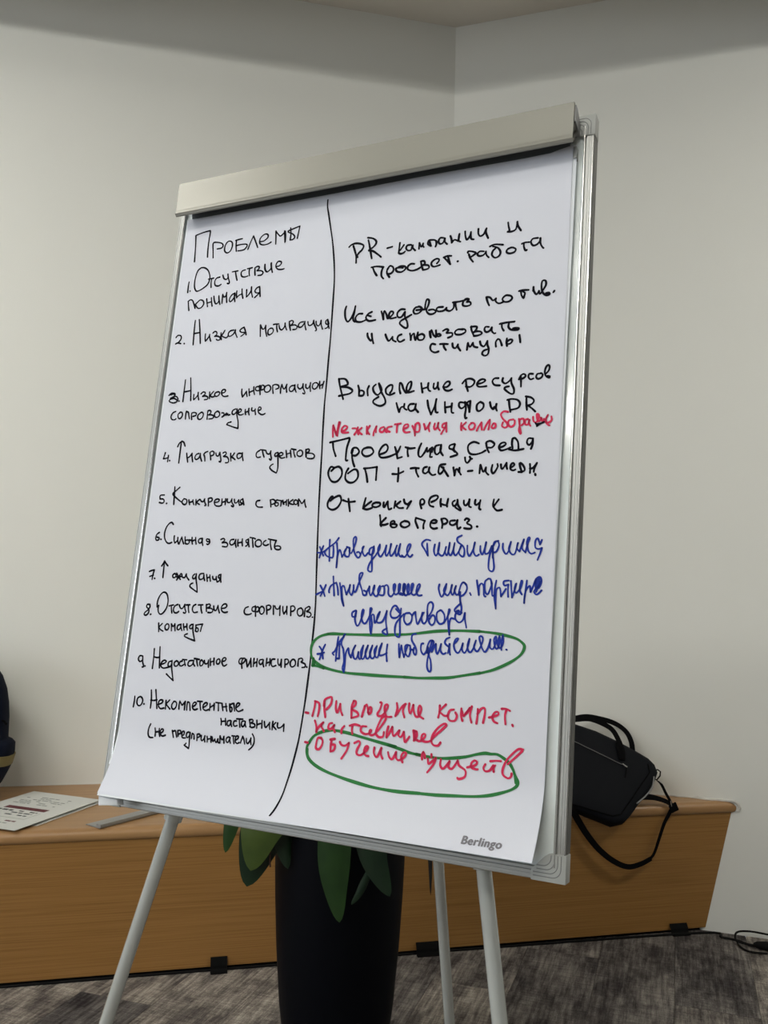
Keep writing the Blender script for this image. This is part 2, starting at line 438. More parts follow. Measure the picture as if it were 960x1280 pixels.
m = MB(); m.hexa([B(0.006, 0.006, -0.015), B(W - .006, 0.006, -0.015), B(W - .006, H - .006, -0.015), B(0.006, H - .006, -0.015),
                  B(0.006, 0.006, -0.004), B(W - .006, 0.006, -0.004), B(W - .006, H - .006, -0.004), B(0.006, H - .006, -0.004)])
m.build('writing_board', M_board, chart)
m = MB(); m.hexa([B(0.004, 0.004, -0.0175), B(W - .004, 0.004, -0.0175), B(W - .004, H - .004, -0.0175), B(0.004, H - .004, -0.0175),
                  B(0.004, 0.004, -0.0155), B(W - .004, 0.004, -0.0155), B(W - .004, H - .004, -0.0155), B(0.004, H - .004, -0.0155)])
m.build('back_sheet', M_back, chart)
# frame bars: a stepped extrusion, mitred at the corners
fp = [(0.0, -0.019), (0.0, -0.0012), (0.0012, 0.0), (0.0022, 0.0), (0.0024, -0.0008), (0.0034, -0.0008), (0.0036, -0.0002), (0.0056, -0.0002),
      (0.0058, -0.0009), (0.0066, -0.0009), (0.0068, -0.0002), (0.0096, -0.0002), (0.0100, -0.0026), (0.0116, -0.0026), (0.0120, 0.0008), (0.0138, 0.0008),
      (0.0146, -0.0006), (0.0150, -0.0045), (0.0150, -0.019)]
def bar(c0, c1, inward, along):
    """c0, c1 outer corners (u, v); inward unit (u, v); the ends are mitred"""
    rs = []
    for (cu, cv), sg in ((c0, 1), (c1, -1)):
        rs.append([B(cu + inward[0] * w + along[0] * w * sg, cv + inward[1] * w + along[1] * w * sg, d) for w, d in fp])
    m = MB(); m.rings(rs, cap=True)
    return m.build('frame_bar', M_alu, chart)
bar((0, 0), (W, 0), (0, 1), (1, 0)); bar((0, H), (W, H), (0, -1), (1, 0))
bar((0, 0), (0, H), (1, 0), (0, 1)); bar((W, 0), (W, H), (-1, 0), (0, 1))
# bright polished lips on the inner edge of the side bars
for uu in (0.0126, W - 0.0126):
    m = MB(); m.tube([B(uu, 0.016, 0.0008), B(uu, H - 0.016, 0.0008)], 0.0011, 8); m.build('polished_lip', M_bright, chart, smooth=True)
m = MB(); m.tube([B(W - 0.0012, 0.031, 0.0), B(W - 0.0012, H - 0.031, 0.0)], 0.0007, 8); m.build('polished_lip', M_bright, chart, smooth=True)
# shaded side faces of the frame, the shade painted on as dark strips
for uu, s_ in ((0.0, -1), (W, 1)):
    m = MB(); m.box(B(uu + s_ * 0.0004, H / 2, -0.0105), BU * 0.0004, BV * (H / 2 - 0.032), BNn * 0.0085); m.build('edge_shade_strip', M_edge_shade, chart)
# corner caps with their curved ridges
for (cu, cv, su, sv) in ((0, 0, 1, 1), (W, 0, -1, 1), (W, H, -1, -1), (0, H, 1, -1)):
    outl = [(-0.0014, -0.001), (0.040, -0.001), (0.040, 0.011), (0.0375, 0.0140), (0.034, 0.0170), (0.029, 0.0225), (0.0245, 0.0270), (0.021, 0.0295), (0.017, 0.031), (-0.0014, 0.031)]
    m = MB(); m.prism([B(cu + su * a, cv + sv * b, -0.020) for a, b in outl], [B(cu + su * a, cv + sv * b, 0.0014) for a, b in outl])
    cap = m.build('corner_cap', M_plastic, chart, bevel=0.0008, seg=2)
    for k in (0.0045, 0.0085, 0.0125, 0.0165):
        r = 0.010; m = MB()
        pts = [B(cu + su * (0.0375 - (0.0 if k < .012 else .004)), cv + sv * k, 0.0014)]
        for j in range(7):
            an = rad(90 * j / 6); pts.append(B(cu + su * (k + r - r * math.sin(an)), cv + sv * (k + r - r * math.cos(an)), 0.0014))
        pts.append(B(cu + su * k, cv + sv * 0.0295, 0.0014))
        m.tube(pts, 0.00055, 5); m.build('ridge', M_ridge, cap, smooth=True)
# clamp rail: folded sheet with a rolled lower lip
cp = [(0.985, 0.0015), (0.999, 0.0170), (1.0035, 0.0270), (1.0030, 0.0300), (0.9920, 0.0305), (0.9550, 0.0306), (0.9525, 0.0310), (0.9500, 0.0322), (0.9470, 0.0323), (0.9445, 0.0310),
      (0.9435, 0.0290), (0.9445, 0.0270), (0.9465, 0.0262)]
inner = []
for i, (v, d) in enumerate(cp):
    a = cp[max(i - 1, 0)]; b = cp[min(i + 1, len(cp) - 1)]
    t = Vector((b[0] - a[0], b[1] - a[1])); t.normalize(); inner.append((v - t.y * -0.0014 * -1, d - t.x * -1 * 0.0014 * -1))
CU0, CU1 = 0.0185, 0.6835
full = cp + [(v, d) for v, d in reversed(inner)]
m = MB(); m.rings([[B(CU0, v, d) for v, d in full], [B(CU1, v, d) for v, d in full]], cap=True)
clampo = m.build('clamp_rail', M_clamp, chart, smooth=True, ang=35)
for uu, w in ((CU0 + 0.002, 0.004), (CU1 - 0.001, 0.006)):
    m = MB(); ring = [(0.985, 0.0), (1.000, 0.018), (1.000, 0.0275), (0.975, 0.0285), (0.972, 0.010), (0.970, 0.0)]
    m.prism([B(uu - w / 2, v, d) for v, d in ring], [B(uu + w / 2, v, d) for v, d in ring]); m.build('clamp_end', M_back, clampo)
m = MB(); m.hexa([B(0.030, 0.942, -0.0035), B(0.672, 0.942, -0.0035), B(0.672, 0.985, -0.0035), B(0.030, 0.985, -0.0035), B(0.030, 0.944, 0.0008), B(0.672, 0.944, 0.0008), B(0.672, 0.985, 0.010), B(0.030, 0.985, 0.010)])
m.build('clamp_gap_shade', mat('slate_gap_shade', (0.09, 0.105, 0.12), 0.6), chart)  # shadow gap under the clamp, put in as a dark strip
m = MB(); m.hexa([B(0.6785, 0.935, -0.004), B(0.683, 0.935, -0.004), B(0.683, 0.952, -0.004), B(0.6785, 0.952, -0.004), B(0.6785, 0.935, 0.006), B(0.683, 0.935, 0.006), B(0.683, 0.952, 0.006), B(0.6785, 0.952, 0.006)]); m.build('paper_hook', M_alu_d, chart)
# tripod: head behind the board, two front legs, one rear leg
m = MB(); m.hexa([B(.28, .80, -0.060), B(.53, .80, -0.060), B(.53, .90, -0.060), B(.28, .90, -0.060), B(.28, .80, -0.018), B(.53, .80, -0.018), B(.53, .90, -0.018), B(.28, .90, -0.018)])
m.build('tripod_head', M_back, chart, bevel=0.006)
def leg(top, foot, r, ring_at=None):
    top, foot = Vector(top), Vector(foot); d = (foot - top).normalized()
    e = foot - d * 0.03
    m = MB(); m.tube([top, top.lerp(e, .5), e], r, 20); l = m.build('leg', M_leg, chart, smooth=True)
    m = MB(); m.tube([foot - d * 0.055, foot - d * 0.05, foot - d * 0.006, foot + Vector((0, 0, 0.0005))], [r * 1.15, r * 1.35, r * 1.35, r * 1.0], 16)
    m.build('rubber_foot', M_rubber, l, smooth=True)
    if ring_at is not None:
        p = top.lerp(foot, ring_at); m = MB()
        m.tube([p - d * 0.007, p - d * 0.006, p + d * 0.004, p + d * 0.005], [r * 1.05, r * 1.38, r * 1.38, r * 1.08], 20); m.build('collar', M_leg, l, smooth=True)
    return l
lt = B(0.345, 0.86, -0.040); lf = Vector((-0.538, 1.300, 0.012))
rt = B(0.485, 0.86, -0.040); rf = Vector((0.234, 0.933, 0.012))
# the front legs run in the plane just behind the board
L1a, L1b = B(0.12119, -0.0026, -0.025), B(0.04499, -0.30203, -0.025)
dl = (L1b - L1a).normalized(); topL = L1a - dl * 0.88; footL = L1b + dl * ((L1b.z - 0.010) / -dl.z)
leg(topL, footL, 0.0098, 0.884 / (footL - topL).length)
R1a, R1b = Vector((0.13365, 1.11701, 0.94501)), Vector((0.15142, 1.08456, 0.77835))
dr = (R1b - R1a).normalized(); topR = R1a - dr * 0.88; footR = R1b + dr * ((R1b.z - 0.010) / -dr.z)
leg(topR, footR, 0.0098, 0.874 / (footR - topR).length)
leg(Vector((0.009, 1.302, 1.793)) , Vector((0.184, 1.636, 0.010)), 0.0090)

# ---------------------------------------------------------------- the pad of paper
U0, U1 = 0.0235, 0.6775
def dfun(u, v):                  # how far the sheet stands off the board: it curls out at the foot
    a = 0.030 + 0.016 * min(max(u / 0.70, 0), 1)
    return 0.004 + a * max(0.0, (0.115 - v) / 0.095) ** 1.8
def sheet(u0, u1, vb0, vb1, vt, off, thick=0.0003, nu=36, nv=64, flare=0.0, top_=None):
    m = MB(); rows = []
    for side in (0, 1):
        g_ = []
        for j in range(nv + 1):
            t = (j / nv)
            t = t * t * 0.6 + t * 0.4 
            row = []
            for i in range(nu + 1):
                vb = vb0 + (vb1 - vb0) * i / nu; vtt = top_(u0 + (u1 - u0) * i / nu) if top_ else vt
                v = vb + (vtt - vb) * t
                u = u0 + (u1 + flare * max(0, v - 0.15) - u0) * i / nu
                row.append(B(u, v, dfun(u, v) + off - side * thick))
            g_.append(row)
        rows.append(g_)
    n = nu + 1; vs = [p for g_ in rows for r in g_ for p in r]; K = n * (nv + 1); fs = []
    for j in range(nv):
        for i in range(nu):
            a = j * n + i; fs.append((a, a + 1, a + n + 1, a + n)); fs.append((K + a, K + a + n, K + a + n + 1, K + a + 1))
    for j in range(nv):
        for i in (0, nu): a = j * n + i; fs.append((a, a + n, K + a + n, K + a))
    for i in range(nu):
        for j in (0, nv): a = j * n + i; fs.append((a, a + 1, K + a + 1, K + a))
    return m.add(vs, fs)
pad = thing('paper_pad', tuple(B(0.35, 0.02, 0.01)), 'large white paper pad with handwriting in black, blue, red and green, hanging on the easel', 'paper')
def topline(u):                  # the upper edge of the paper sags out of the clamp towards the right
    T = [(0.0, .9515), (.05, .9495), (.28, .9488), (.46, .9500), (.60, .9485), (.64, .9492), (.675, .9560), (.70, .9570)]
    for (a, p), (b_, q_) in zip(T, T[1:]):
        if u <= b_: f = (u - a) / (b_ - a); f = f * f * (3 - 2 * f); return p + (q_ - p) * f
    return T[-1][1]
top = sheet(U0, U1, 0.0201, 0.0248, 0.962, 0, top_=topline).build('top_sheet', M_paper, pad, smooth=True, ang=60)
sheet(U0 + 0.0012, U1 - 0.0005, 0.0170, 0.0262, 0.962, -0.0008, 0.0004, flare=0.0075, top_=lambda u: topline(u) + 0.0015).build('under_sheet', M_paper2, pad, smooth=True, ang=60)
sheet(U0 - 0.004, U1 - 0.0020, 0.060, 0.060, 0.962, -0.0018, 0.0008, flare=0.006, top_=lambda u: topline(u) + 0.002).build('under_sheet', M_paper2, pad, smooth=True, ang=60)
# the turned corner of the lower sheets at the bottom left
m = MB()
cor = [(0.0290, 0.0135, 0.034), (0.0440, 0.0140, 0.034), (0.0580, 0.0142, 0.034)]
r0 = [B(0.0260, 0.0165, 0.0335), B(0.0580, 0.0152, 0.0300), B(0.0600, 0.0070, 0.0300), B(0.0275, 0.0028, 0.0330)]
r1 = [p - BNn * 0.010 + BU * 0.004 for p in r0]
m.prism(r1, r0); m.build('turned_corner', M_paper2, pad, bevel=0.0005, seg=1)

# handwriting: traced pen strokes in tenths of a millimetre on the sheet ("*" = the pen turns sharply)
INK = """@head k 2.2
482,8710 473,8852 458,9036 439,9191* 578,9221 723,9234* 734,9202 726,9049 729,8887 740,8756
857,8725 839,8853 823,8989 895,8997 999,8963 1030,8914 1001,8879 916,8877
1108,8970 1071,8907 1075,8818 1129,8775 1190,8801 1218,8885 1199,8956 1140,8982 1090,8954
1271,8973 1332,8981 1402,8985
1287,8967 1292,8874 1309,8776* 1292,8874* 1365,8885 1483,8877 1510,8842 1456,8783 1340,8779
1534,8778 1568,8885 1613,9002* 1662,8906 1722,8782
1755,8878 1827,8881 1896,8931 1886,8985 1822,8995 1753,8936 1755,8848 1826,8812 1911,8816 1968,8839
2060,8790 2051,8899 2036,9019* 2091,8953 2141,8919 2217,8985* 2232,8905 2233,8802
2203,8996 2213,8908 2230,8795
2309,9031 2326,8925 2323,8822* 2374,8823 2403,8862 2363,8916 2285,8957 2267,8982 2335,9001 2478,9035* 2469,8954 2454,8833
@line1 k 2.2
426,8352 422,8285 425,8167
471,8190 474,8182
642,8580 578,8532 546,8411 547,8269 586,8184 633,8166 729,8202 819,8269 843,8381 795,8503 715,8567 642,8580
817,8354 867,8355 922,8358
883,8349 882,8279 893,8200
1045,8360 978,8346 953,8284 975,8223 1037,8206 1087,8228
1100,8387 1129,8326 1181,8301 1210,8332* 1198,8392* 1217,8323 1248,8240 1238,8219 1209,8230
1280,8419 1331,8421 1389,8422
1343,8414 1365,8338 1395,8258
1534,8420 1477,8410 1458,8369 1481,8314 1540,8297 1597,8307
1570,8435 1618,8436 1663,8440
1614,8433 1611,8374 1627,8307
1718,8429 1718,8369 1734,8303* 1714,8429* 1759,8449 1799,8432 1785,8394 1759,8372 1836,8365 1882,8329 1855,8290 1789,8290
1896,8452 1910,8377 1953,8328 2006,8355 2026,8404* 2014,8470* 2028,8386 2057,8307
1899,8464 1916,8384 1957,8331 2014,8363 2029,8412* 2019,8473* 2030,8403 2057,8307
2121,8399 2168,8398 2209,8438 2200,8468 2148,8480 2116,8442 2113,8392 2155,8348 2222,8334 2270,8339
@line1b k 2.2
499,7842 479,7923 462,8005* 502,8027 545,8013 585,7946 622,7863
617,7934 662,7972 708,8002 766,7977 786,7922 748,7866 690,7855 643,7895 617,7934
834,8004 852,7932 870,7864
926,8014 939,7939 962,7864
849,7929 942,7942
972,8036 995,7950 1032,7894 1077,7923 1084,7974* 1072,8031* 1086,7956 1114,7875
1151,7888 1148,7966 1145,8045* 1175,7998 1212,8011 1219,8070* 1226,7992 1244,7895
1384,8033 1337,8021 1296,7966 1293,7914 1324,7900 1375,7956 1391,8006* 1378,8042* 1382,7973 1403,7888
1417,8072 1417,8011 1429,7953* 1467,7988 1522,8007
1514,8094 1526,8007 1551,7928
1605,8069 1611,7996 1616,7941* 1659,7982 1693,8037* 1692,8106* 1703,8019 1734,7927
1843,8090 1798,8075 1766,8028 1799,7990 1865,7990* 1848,8093* 1864,7999 1878,7919* 1865,7990* 1823,7953 1777,7914
@line2 k 2.2
309,7387 344,7420 404,7406 416,7352 370,7296 318,7275* 361,7288 425,7268
491,7265 497,7261
660,7647 662,7501 678,7226
737,7656 777,7472 820,7237
661,7418 724,7422 791,7427
900,7390 902,7321 916,7265* 951,7299 978,7339 985,7373* 993,7321 1022,7255
1049,7392 1085,7414 1123,7393 1120,7351 1084,7329 1142,7328 1195,7301 1197,7262 1152,7259 1129,7275
1207,7379 1212,7316 1228,7262
1276,7412 1253,7371 1220,7327* 1273,7298 1323,7283 1352,7311
1451,7399 1385,7392 1352,7353 1364,7306 1406,7305 1459,7342 1480,7399* 1487,7348 1530,7269
1638,7425 1602,7412 1568,7376 1611,7343 1682,7344* 1641,7429* 1674,7362 1696,7296* 1683,7341* 1644,7306 1600,7279
1968,7241 1957,7333 1947,7434* 1992,7363 2028,7367 2046,7415* 2058,7323 2088,7230
2140,7356 2106,7334 2104,7277 2135,7249 2186,7276 2199,7325 2167,7358 2134,7354
2189,7415 2233,7417 2288,7414
2252,7412 2255,7352 2278,7284
2294,7389 2311,7338 2351,7309 2394,7354 2400,7416* 2409,7365 2442,7299
2475,7435 2482,7361 2512,7286* 2473,7431* 2518,7447 2548,7419 2526,7381 2501,7365 2581,7367 2624,7333 2607,7295 2554,7294
2728,7403 2675,7397 2644,7360 2657,7323 2702,7321 2741,7366 2754,7405* 2760,7348 2787,7267
2808,7395 2823,7341 2859,7329 2900,7357 2908,7405* 2922,7347 2965,7270 2972,7237 2955,7234
2952,7384 2963,7334 3001,7306 3031,7343 3038,7391* 3050,7317 3078,7247
3147,7395 3123,7373 3123,7338 3147,7315 3180,7319* 3152,7393* 3167,7321 3192,7246* 3173,7307* 3160,7265 3122,7252
@divider k 2.4
2941,9406 2946,9296 2982,9153 3031,8956 3097,8690 3147,8430 3178,8228 3201,8002 3212,7715 3224,7353 3232,7059 3234,6717 3240,6342 3240,6094 3248,5848 3261,5567 3276,5300 3291,4952 3311,4549 3335,4175 3360,3829 3384,3509 3414,3093 3421,2814 3417,2559 3416,2285 3408,2066 3394,1741 3360,1311 3323,1053 3295,739 3283,527 3249,367 3210,279
@line3 k 2.2
324,6388 366,6419 438,6412 447,6379 406,6357 359,6335* 466,6361 513,6316 491,6267 422,6254 347,6284 353,6313 431,6330 507,6291
356,6394 419,6403 440,6371 388,6344 369,6336
539,6280 545,6277
617,6630 618,6494 621,6265
716,6656 746,6485 775,6272
616,6427 685,6432 753,6441
823,6370 824,6312 832,6281* 874,6317 903,6357 905,6398* 910,6339 931,6275
964,6372 1004,6400 1046,6383 1032,6348 996,6325 1054,6330 1102,6306 1101,6273 1043,6267
1128,6391 1132,6324 1140,6284
1205,6394 1174,6363 1141,6327* 1183,6304 1225,6308
1287,6383 1241,6366 1234,6326 1269,6307 1314,6328 1323,6369 1287,6383
1367,6358 1414,6363 1434,6394 1397,6413 1362,6391 1366,6338 1413,6297 1489,6300
1738,6394 1743,6332 1765,6265* 1797,6303 1827,6350* 1833,6325 1852,6266
1869,6388 1879,6338 1894,6279
1880,6330 1965,6356
1957,6414 1961,6357 1985,6289
2058,6414 2004,6410 1990,6371 2030,6347 2082,6364 2089,6412 2056,6426 2072,6349 2088,6282* 2066,6390* 2110,6432 2150,6408 2142,6365 2084,6353
2176,6414 2154,6375 2169,6326 2216,6311 2258,6336 2267,6383 2229,6423 2185,6416
2322,6285 2307,6348 2299,6413* 2346,6425 2402,6405 2412,6365 2364,6349
2453,6276 2450,6346 2463,6417* 2486,6367 2516,6341 2552,6410* 2550,6355 2563,6287
2678,6385 2635,6380 2604,6343 2618,6299 2662,6296 2692,6344 2695,6392* 2701,6336 2730,6275
2747,6396 2748,6356 2790,6321 2830,6350 2837,6397* 2845,6333 2884,6260 2876,6237 2850,6251
2887,6385 2892,6338 2929,6319 2958,6364 2964,6406* 2965,6340 2979,6270
3008,6384 3005,6329 3043,6300 3083,6324 3098,6370 3066,6399 3024,6395 3009,6376
3121,6415 3123,6360 3137,6300
3128,6344 3180,6368
3193,6409 3181,6356 3173,6303
@line3b k 2.2
506,6106 449,6084 422,6027 447,5975 508,5967 526,5982
599,6083 559,6052 574,5993 615,5982 647,6031 630,6082 589,6089
717,5965 712,6035 717,6093* 759,6074 778,6015 797,5967
843,5953 828,6012 830,6061* 878,6067 920,6048 912,6015 859,6002
998,6052 955,6013 962,5963 1004,5944 1048,5974 1059,6031 1025,6063 992,6049
1143,5941 1139,6010 1139,6076* 1177,6082 1203,6056 1177,6016 1149,6010 1226,6005 1268,5978 1244,5947 1178,5942
1314,6057 1277,6027 1287,5977 1328,5959 1371,5989 1364,6038 1323,6062
1413,6027 1448,6025 1456,5992 1426,5961* 1467,5983 1505,6022 1499,5981* 1529,6012 1532,5984 1569,5989
1669,6077 1616,6055 1608,6007 1644,5989 1685,6027 1692,6072* 1701,5978 1739,5863 1750,5758* 1653,5787 1531,5832* 1550,5857 1608,5870
1706,6010 1760,6023 1775,6054 1744,6072 1721,6041 1734,5984 1785,5973 1820,5987
1848,6058 1849,6009 1864,5975
1854,6009 1916,6029
1911,6070 1911,6014 1928,5964
1965,6074 1967,6034 2008,6024 2031,6054* 2030,6022 2045,5964
2095,6026 2133,6040 2125,6073 2095,6079 2083,6035 2104,5986 2166,5954 2218,5970
@line4 k 2.2
405,5423 393,5370 380,5325* 430,5328 479,5343
474,5376 474,5326 471,5272
508,5291 514,5287
697,5242 697,5392 695,5597
635,5513 660,5566 704,5602* 747,5578 780,5516
829,5400 848,5329 871,5252
854,5318 900,5344 936,5391* 944,5334 968,5255
1068,5386 1022,5371 1000,5324 1024,5290 1070,5305 1093,5345 1097,5385* 1105,5328 1140,5259
1201,5260 1188,5325 1166,5366 1190,5397 1236,5412
1309,5276 1294,5337 1277,5394* 1321,5413 1356,5391 1349,5351 1313,5340
1392,5382 1407,5341 1446,5332 1466,5387* 1484,5330 1503,5258 1497,5234 1472,5243
1528,5376 1568,5391 1590,5366 1567,5335 1541,5320 1608,5310 1648,5261 1638,5221 1593,5218
1671,5363 1678,5307 1691,5243
1739,5365 1716,5329 1691,5307* 1731,5286 1766,5260
1868,5355 1813,5357 1791,5319 1815,5278 1859,5288 1882,5323 1886,5363* 1893,5307 1914,5243
2195,5390 2148,5360 2140,5314 2167,5281 2220,5287
2206,5400 2251,5395 2297,5386
2243,5388 2263,5332 2287,5282
2306,5385 2330,5338 2375,5328 2396,5374* 2400,5312 2419,5257 2410,5231 2385,5250
2514,5346 2480,5332 2472,5301 2495,5285 2524,5307 2526,5346* 2531,5276 2548,5137 2543,5061 2531,5030* 2451,5071 2407,5118 2432,5156 2460,5168
2547,5291 2598,5297 2616,5322 2584,5343 2551,5329 2550,5291 2594,5255 2654,5264
2662,5371 2673,5325 2686,5261
2674,5314 2742,5330
2737,5368 2748,5322 2762,5262
2752,5391 2831,5375
2793,5377 2802,5327 2830,5265
2901,5362 2861,5340 2861,5295 2903,5270 2944,5284 2952,5329 2927,5361 2892,5367
3002,5373 3005,5312 3020,5246 3003,5365* 3044,5379 3063,5355 3041,5326 3017,5316 3111,5308 3156,5276 3144,5236 3086,5229 3037,5239
@line5 k 2.2
497,4730 418,4723 422,4667* 488,4662 508,4625 478,4598 417,4610
560,4591 564,4594
683,4859 694,4727 704,4574
782,4847 722,4799 662,4743 752,4670 848,4612
889,4660 860,4620 882,4580 931,4571 954,4611 938,4651 888,4663
988,4642 997,4607 1015,4566
998,4602 1068,4617
1065,4641 1074,4606 1095,4565
1124,4648 1127,4609 1133,4564
1193,4647 1162,4624 1137,4605* 1168,4584 1199,4568
1206,4647 1230,4615 1268,4615 1286,4654* 1293,4606 1323,4559 1305,4550
1372,4543 1363,4605 1355,4660* 1410,4667 1433,4636 1409,4613 1369,4602
1476,4596 1540,4603 1564,4634 1524,4650 1481,4627 1479,4580 1512,4544 1577,4537 1617,4555
1611,4649 1613,4610 1616,4563
1615,4594 1672,4609
1678,4648 1679,4601 1679,4558
1709,4647 1715,4601 1762,4592 1791,4646* 1799,4592 1838,4545 1830,4525 1797,4541
1838,4638 1854,4586 1890,4590 1917,4629* 1926,4590 1941,4544
1995,4643 1957,4628 1953,4594 1982,4579 2009,4589* 1987,4646* 2006,4597 2021,4553* 2008,4584* 1975,4559 1953,4551
2297,4616 2246,4606 2235,4555 2275,4517 2355,4513
2503,4514 2493,4567 2481,4620* 2532,4627 2571,4596 2549,4562 2507,4552
2594,4619 2572,4589 2569,4544 2597,4525 2629,4546 2616,4576 2582,4577
2594,4619 2647,4610 2673,4606* 2672,4573 2671,4524
2698,4610 2706,4575 2724,4542 2713,4575* 2760,4594
2763,4616 2762,4579 2767,4538
2791,4623 2796,4583 2803,4523
2868,4618 2829,4593 2802,4574* 2842,4555 2885,4547
2911,4614 2888,4592 2901,4555 2936,4547 2954,4576 2941,4606 2911,4614
2972,4524 2966,4576 2965,4628* 2998,4591 3027,4560 3068,4612* 3077,4560 3100,4505
@line6 k 2.2
496,4129 451,4097 437,4041 457,4006 501,4013 503,4044 459,4054
542,4022 547,4019
749,4256 715,4287 668,4272 620,4208 601,4121 614,4042 657,3979 709,3956 761,3972
797,4074 801,4011 824,3964* 866,4004 868,4051* 872,4004 893,3952
907,3949 923,4004 943,4059* 960,4012 994,3953
1005,4059 1013,4004 1028,3953
1021,4004 1065,4013 1098,3982 1074,3950 1036,3953
1084,4013 1142,4005* 1139,4052* 1142,4005 1159,3951
1147,3994 1197,4013
1206,4052 1213,4006 1229,3951
1325,4037 1279,4029 1266,3990 1298,3964 1332,3991 1334,4037* 1337,3983 1359,3929
1466,4022 1419,4030 1413,4007 1444,3987 1476,3996* 1466,4022* 1479,3976 1450,3945 1427,3953
1678,4023 1721,4039 1751,4016 1719,3985 1703,3973 1775,3978 1812,3948 1793,3913 1720,3917
1913,4025 1860,4017 1845,3971 1879,3941 1925,3964 1949,4025* 1947,3972 1968,3909
1988,4025 1988,3972 2001,3927
1995,3972 2061,3985
2064,4033 2066,3980 2078,3931
2162,4026 2132,4015 2142,3981 2178,3973* 2170,4033* 2178,3973 2198,3917* 2178,3970* 2157,3936 2137,3925
2197,4056 2265,4046 2293,4034
2240,4041 2253,3981 2269,3911
2339,4019 2303,3997 2305,3944 2352,3918 2402,3938 2404,3990 2374,4019 2335,4022
2479,4013 2444,3990 2443,3953 2488,3938 2530,3954
2519,4035 2581,4024 2642,4014
2556,4020 2563,3961 2590,3880
2660,4014 2640,3962 2637,3917* 2678,3933 2730,3926 2747,3896 2710,3877 2658,3888 2637,3920
@line7 k 2.2
401,3511 447,3528 495,3537* 478,3458 474,3388
419,3433 451,3445 488,3455
516,3408 526,3405
679,3424 673,3556 672,3678
626,3602 653,3641 672,3681* 705,3642 746,3607
899,3491 864,3467 874,3429 908,3429 926,3461 902,3491
932,3496 972,3446 1017,3401
1016,3493 982,3447 948,3392
941,3438 1023,3447
1032,3486 1049,3440 1093,3434 1117,3488* 1133,3442 1178,3398
1276,3491 1243,3460 1249,3422 1282,3423 1303,3462 1303,3495* 1309,3416 1340,3311 1358,3218* 1283,3256 1211,3300 1224,3338 1260,3351
1441,3503 1378,3494 1357,3448 1381,3410 1434,3427 1444,3480* 1450,3442 1471,3397
1494,3489 1505,3444 1520,3388
1509,3436 1558,3452
1554,3482 1560,3445 1577,3390
1608,3461 1621,3424 1664,3417 1675,3463* 1681,3425 1700,3381
1756,3494 1718,3483 1714,3449 1752,3434* 1752,3494* 1757,3435 1769,3379* 1753,3427* 1730,3396 1710,3384
@line8 k 2.2
496,3001 447,2999 440,2960 489,2924 488,2870 446,2834 408,2848 428,2883 479,2923 505,2970 492,3001
531,2850 540,2853
668,2992 666,2931 690,2878 731,2861 783,2897 828,2975 834,3082 796,3173 734,3198 674,3153 637,3060 641,2968
867,2992 918,3006 952,3010
909,3001 918,2948 936,2891
1029,3021 977,2996 957,2942 983,2898 1030,2895 1061,2916
1059,3014 1084,2970 1123,2964 1160,3025* 1169,2965 1196,2914 1176,2895 1151,2904
1189,3019 1253,3024
1226,3020 1235,2960 1252,2908
1363,3033 1321,3009 1310,2956 1344,2912 1407,2922
1410,3027 1492,3033
1456,3029 1468,2969 1492,2911
1555,3040 1563,2981 1571,2929 1556,3032* 1608,3049 1630,3023 1606,2997 1580,2989 1654,2984 1685,2956 1662,2925 1599,2923
1690,3022 1704,2971 1739,2958 1767,3033* 1780,2982 1806,2926
1832,2991 1894,3001 1925,3031 1903,3060 1860,3051 1830,3006 1847,2955 1894,2934 1946,2944
2302,3034 2253,3014 2237,2963 2264,2925 2325,2923 2366,2939
2413,3042 2372,3026 2373,2983 2414,2970 2432,3007 2421,3050* 2430,2978 2442,2903* 2426,3021* 2465,3040 2490,3009 2474,2972 2436,2971
2524,3047 2495,3009 2511,2952 2547,2937 2577,2969 2574,3020 2541,3047 2520,3042
2631,2940 2620,3000 2608,3060* 2657,3070 2686,3043 2665,3009 2627,3000
2725,3068 2733,3004 2741,2942
2751,3062 2772,3027 2815,3022 2838,3068* 2842,3009 2848,2932
2885,3060 2892,3003 2915,2955* 2949,3013 2952,3063* 2955,3006 2965,2951
3029,2938 3022,3001 3014,3065* 3058,3074 3090,3040 3066,3003 3029,2995
3184,3050 3137,3027 3136,2971 3172,2937 3218,2960 3220,3016 3187,3053
3254,2934 3252,2997 3257,3046* 3311,3076 3332,3056 3309,3020 3278,3005 3336,2993 3359,2959 3328,2927 3294,2935
3382,2929 3389,2929
@line8b k 2.2
712,2724 722,2659 732,2597
783,2722 750,2690 721,2666* 760,2630 815,2607
869,2719 840,2687 853,2639 892,2632 915,2668 904,2713 869,2722
970,2621 961,2678 954,2723* 991,2687 1019,2726* 1026,2681 1039,2624
1123,2723 1079,2706 1071,2660 1098,2642 1131,2671 1135,2728* 1138,2686 1164,2635
1177,2733 1190,2686 1204,2642
1190,2686 1247,2699
1242,2736 1249,2691 1265,2645
1335,2733 1304,2716 1302,2679 1335,2669 1357,2704 1356,2738* 1365,2652 1392,2572 1422,2496* 1331,2517 1223,2553 1238,2579 1273,2591
1409,2729 1415,2685 1413,2640* 1451,2630 1464,2665 1437,2689 1417,2677
1409,2726 1471,2739 1530,2746* 1514,2697 1505,2639
@line9 k 2.2
492,2215 434,2215 413,2165 448,2130 492,2155 493,2208* 503,2126 534,2060 504,2051
555,2069 563,2070
693,2336 702,2198 703,2043
796,2372 813,2220 834,2061
703,2216 762,2209 814,2217
854,2111 925,2138 948,2166 909,2178 866,2149 856,2096 899,2062 982,2075 1017,2092
1050,2176 997,2157 990,2105 1027,2088 1053,2131 1053,2183* 1060,2088 1092,1972 1117,1893* 1051,1932 979,1979
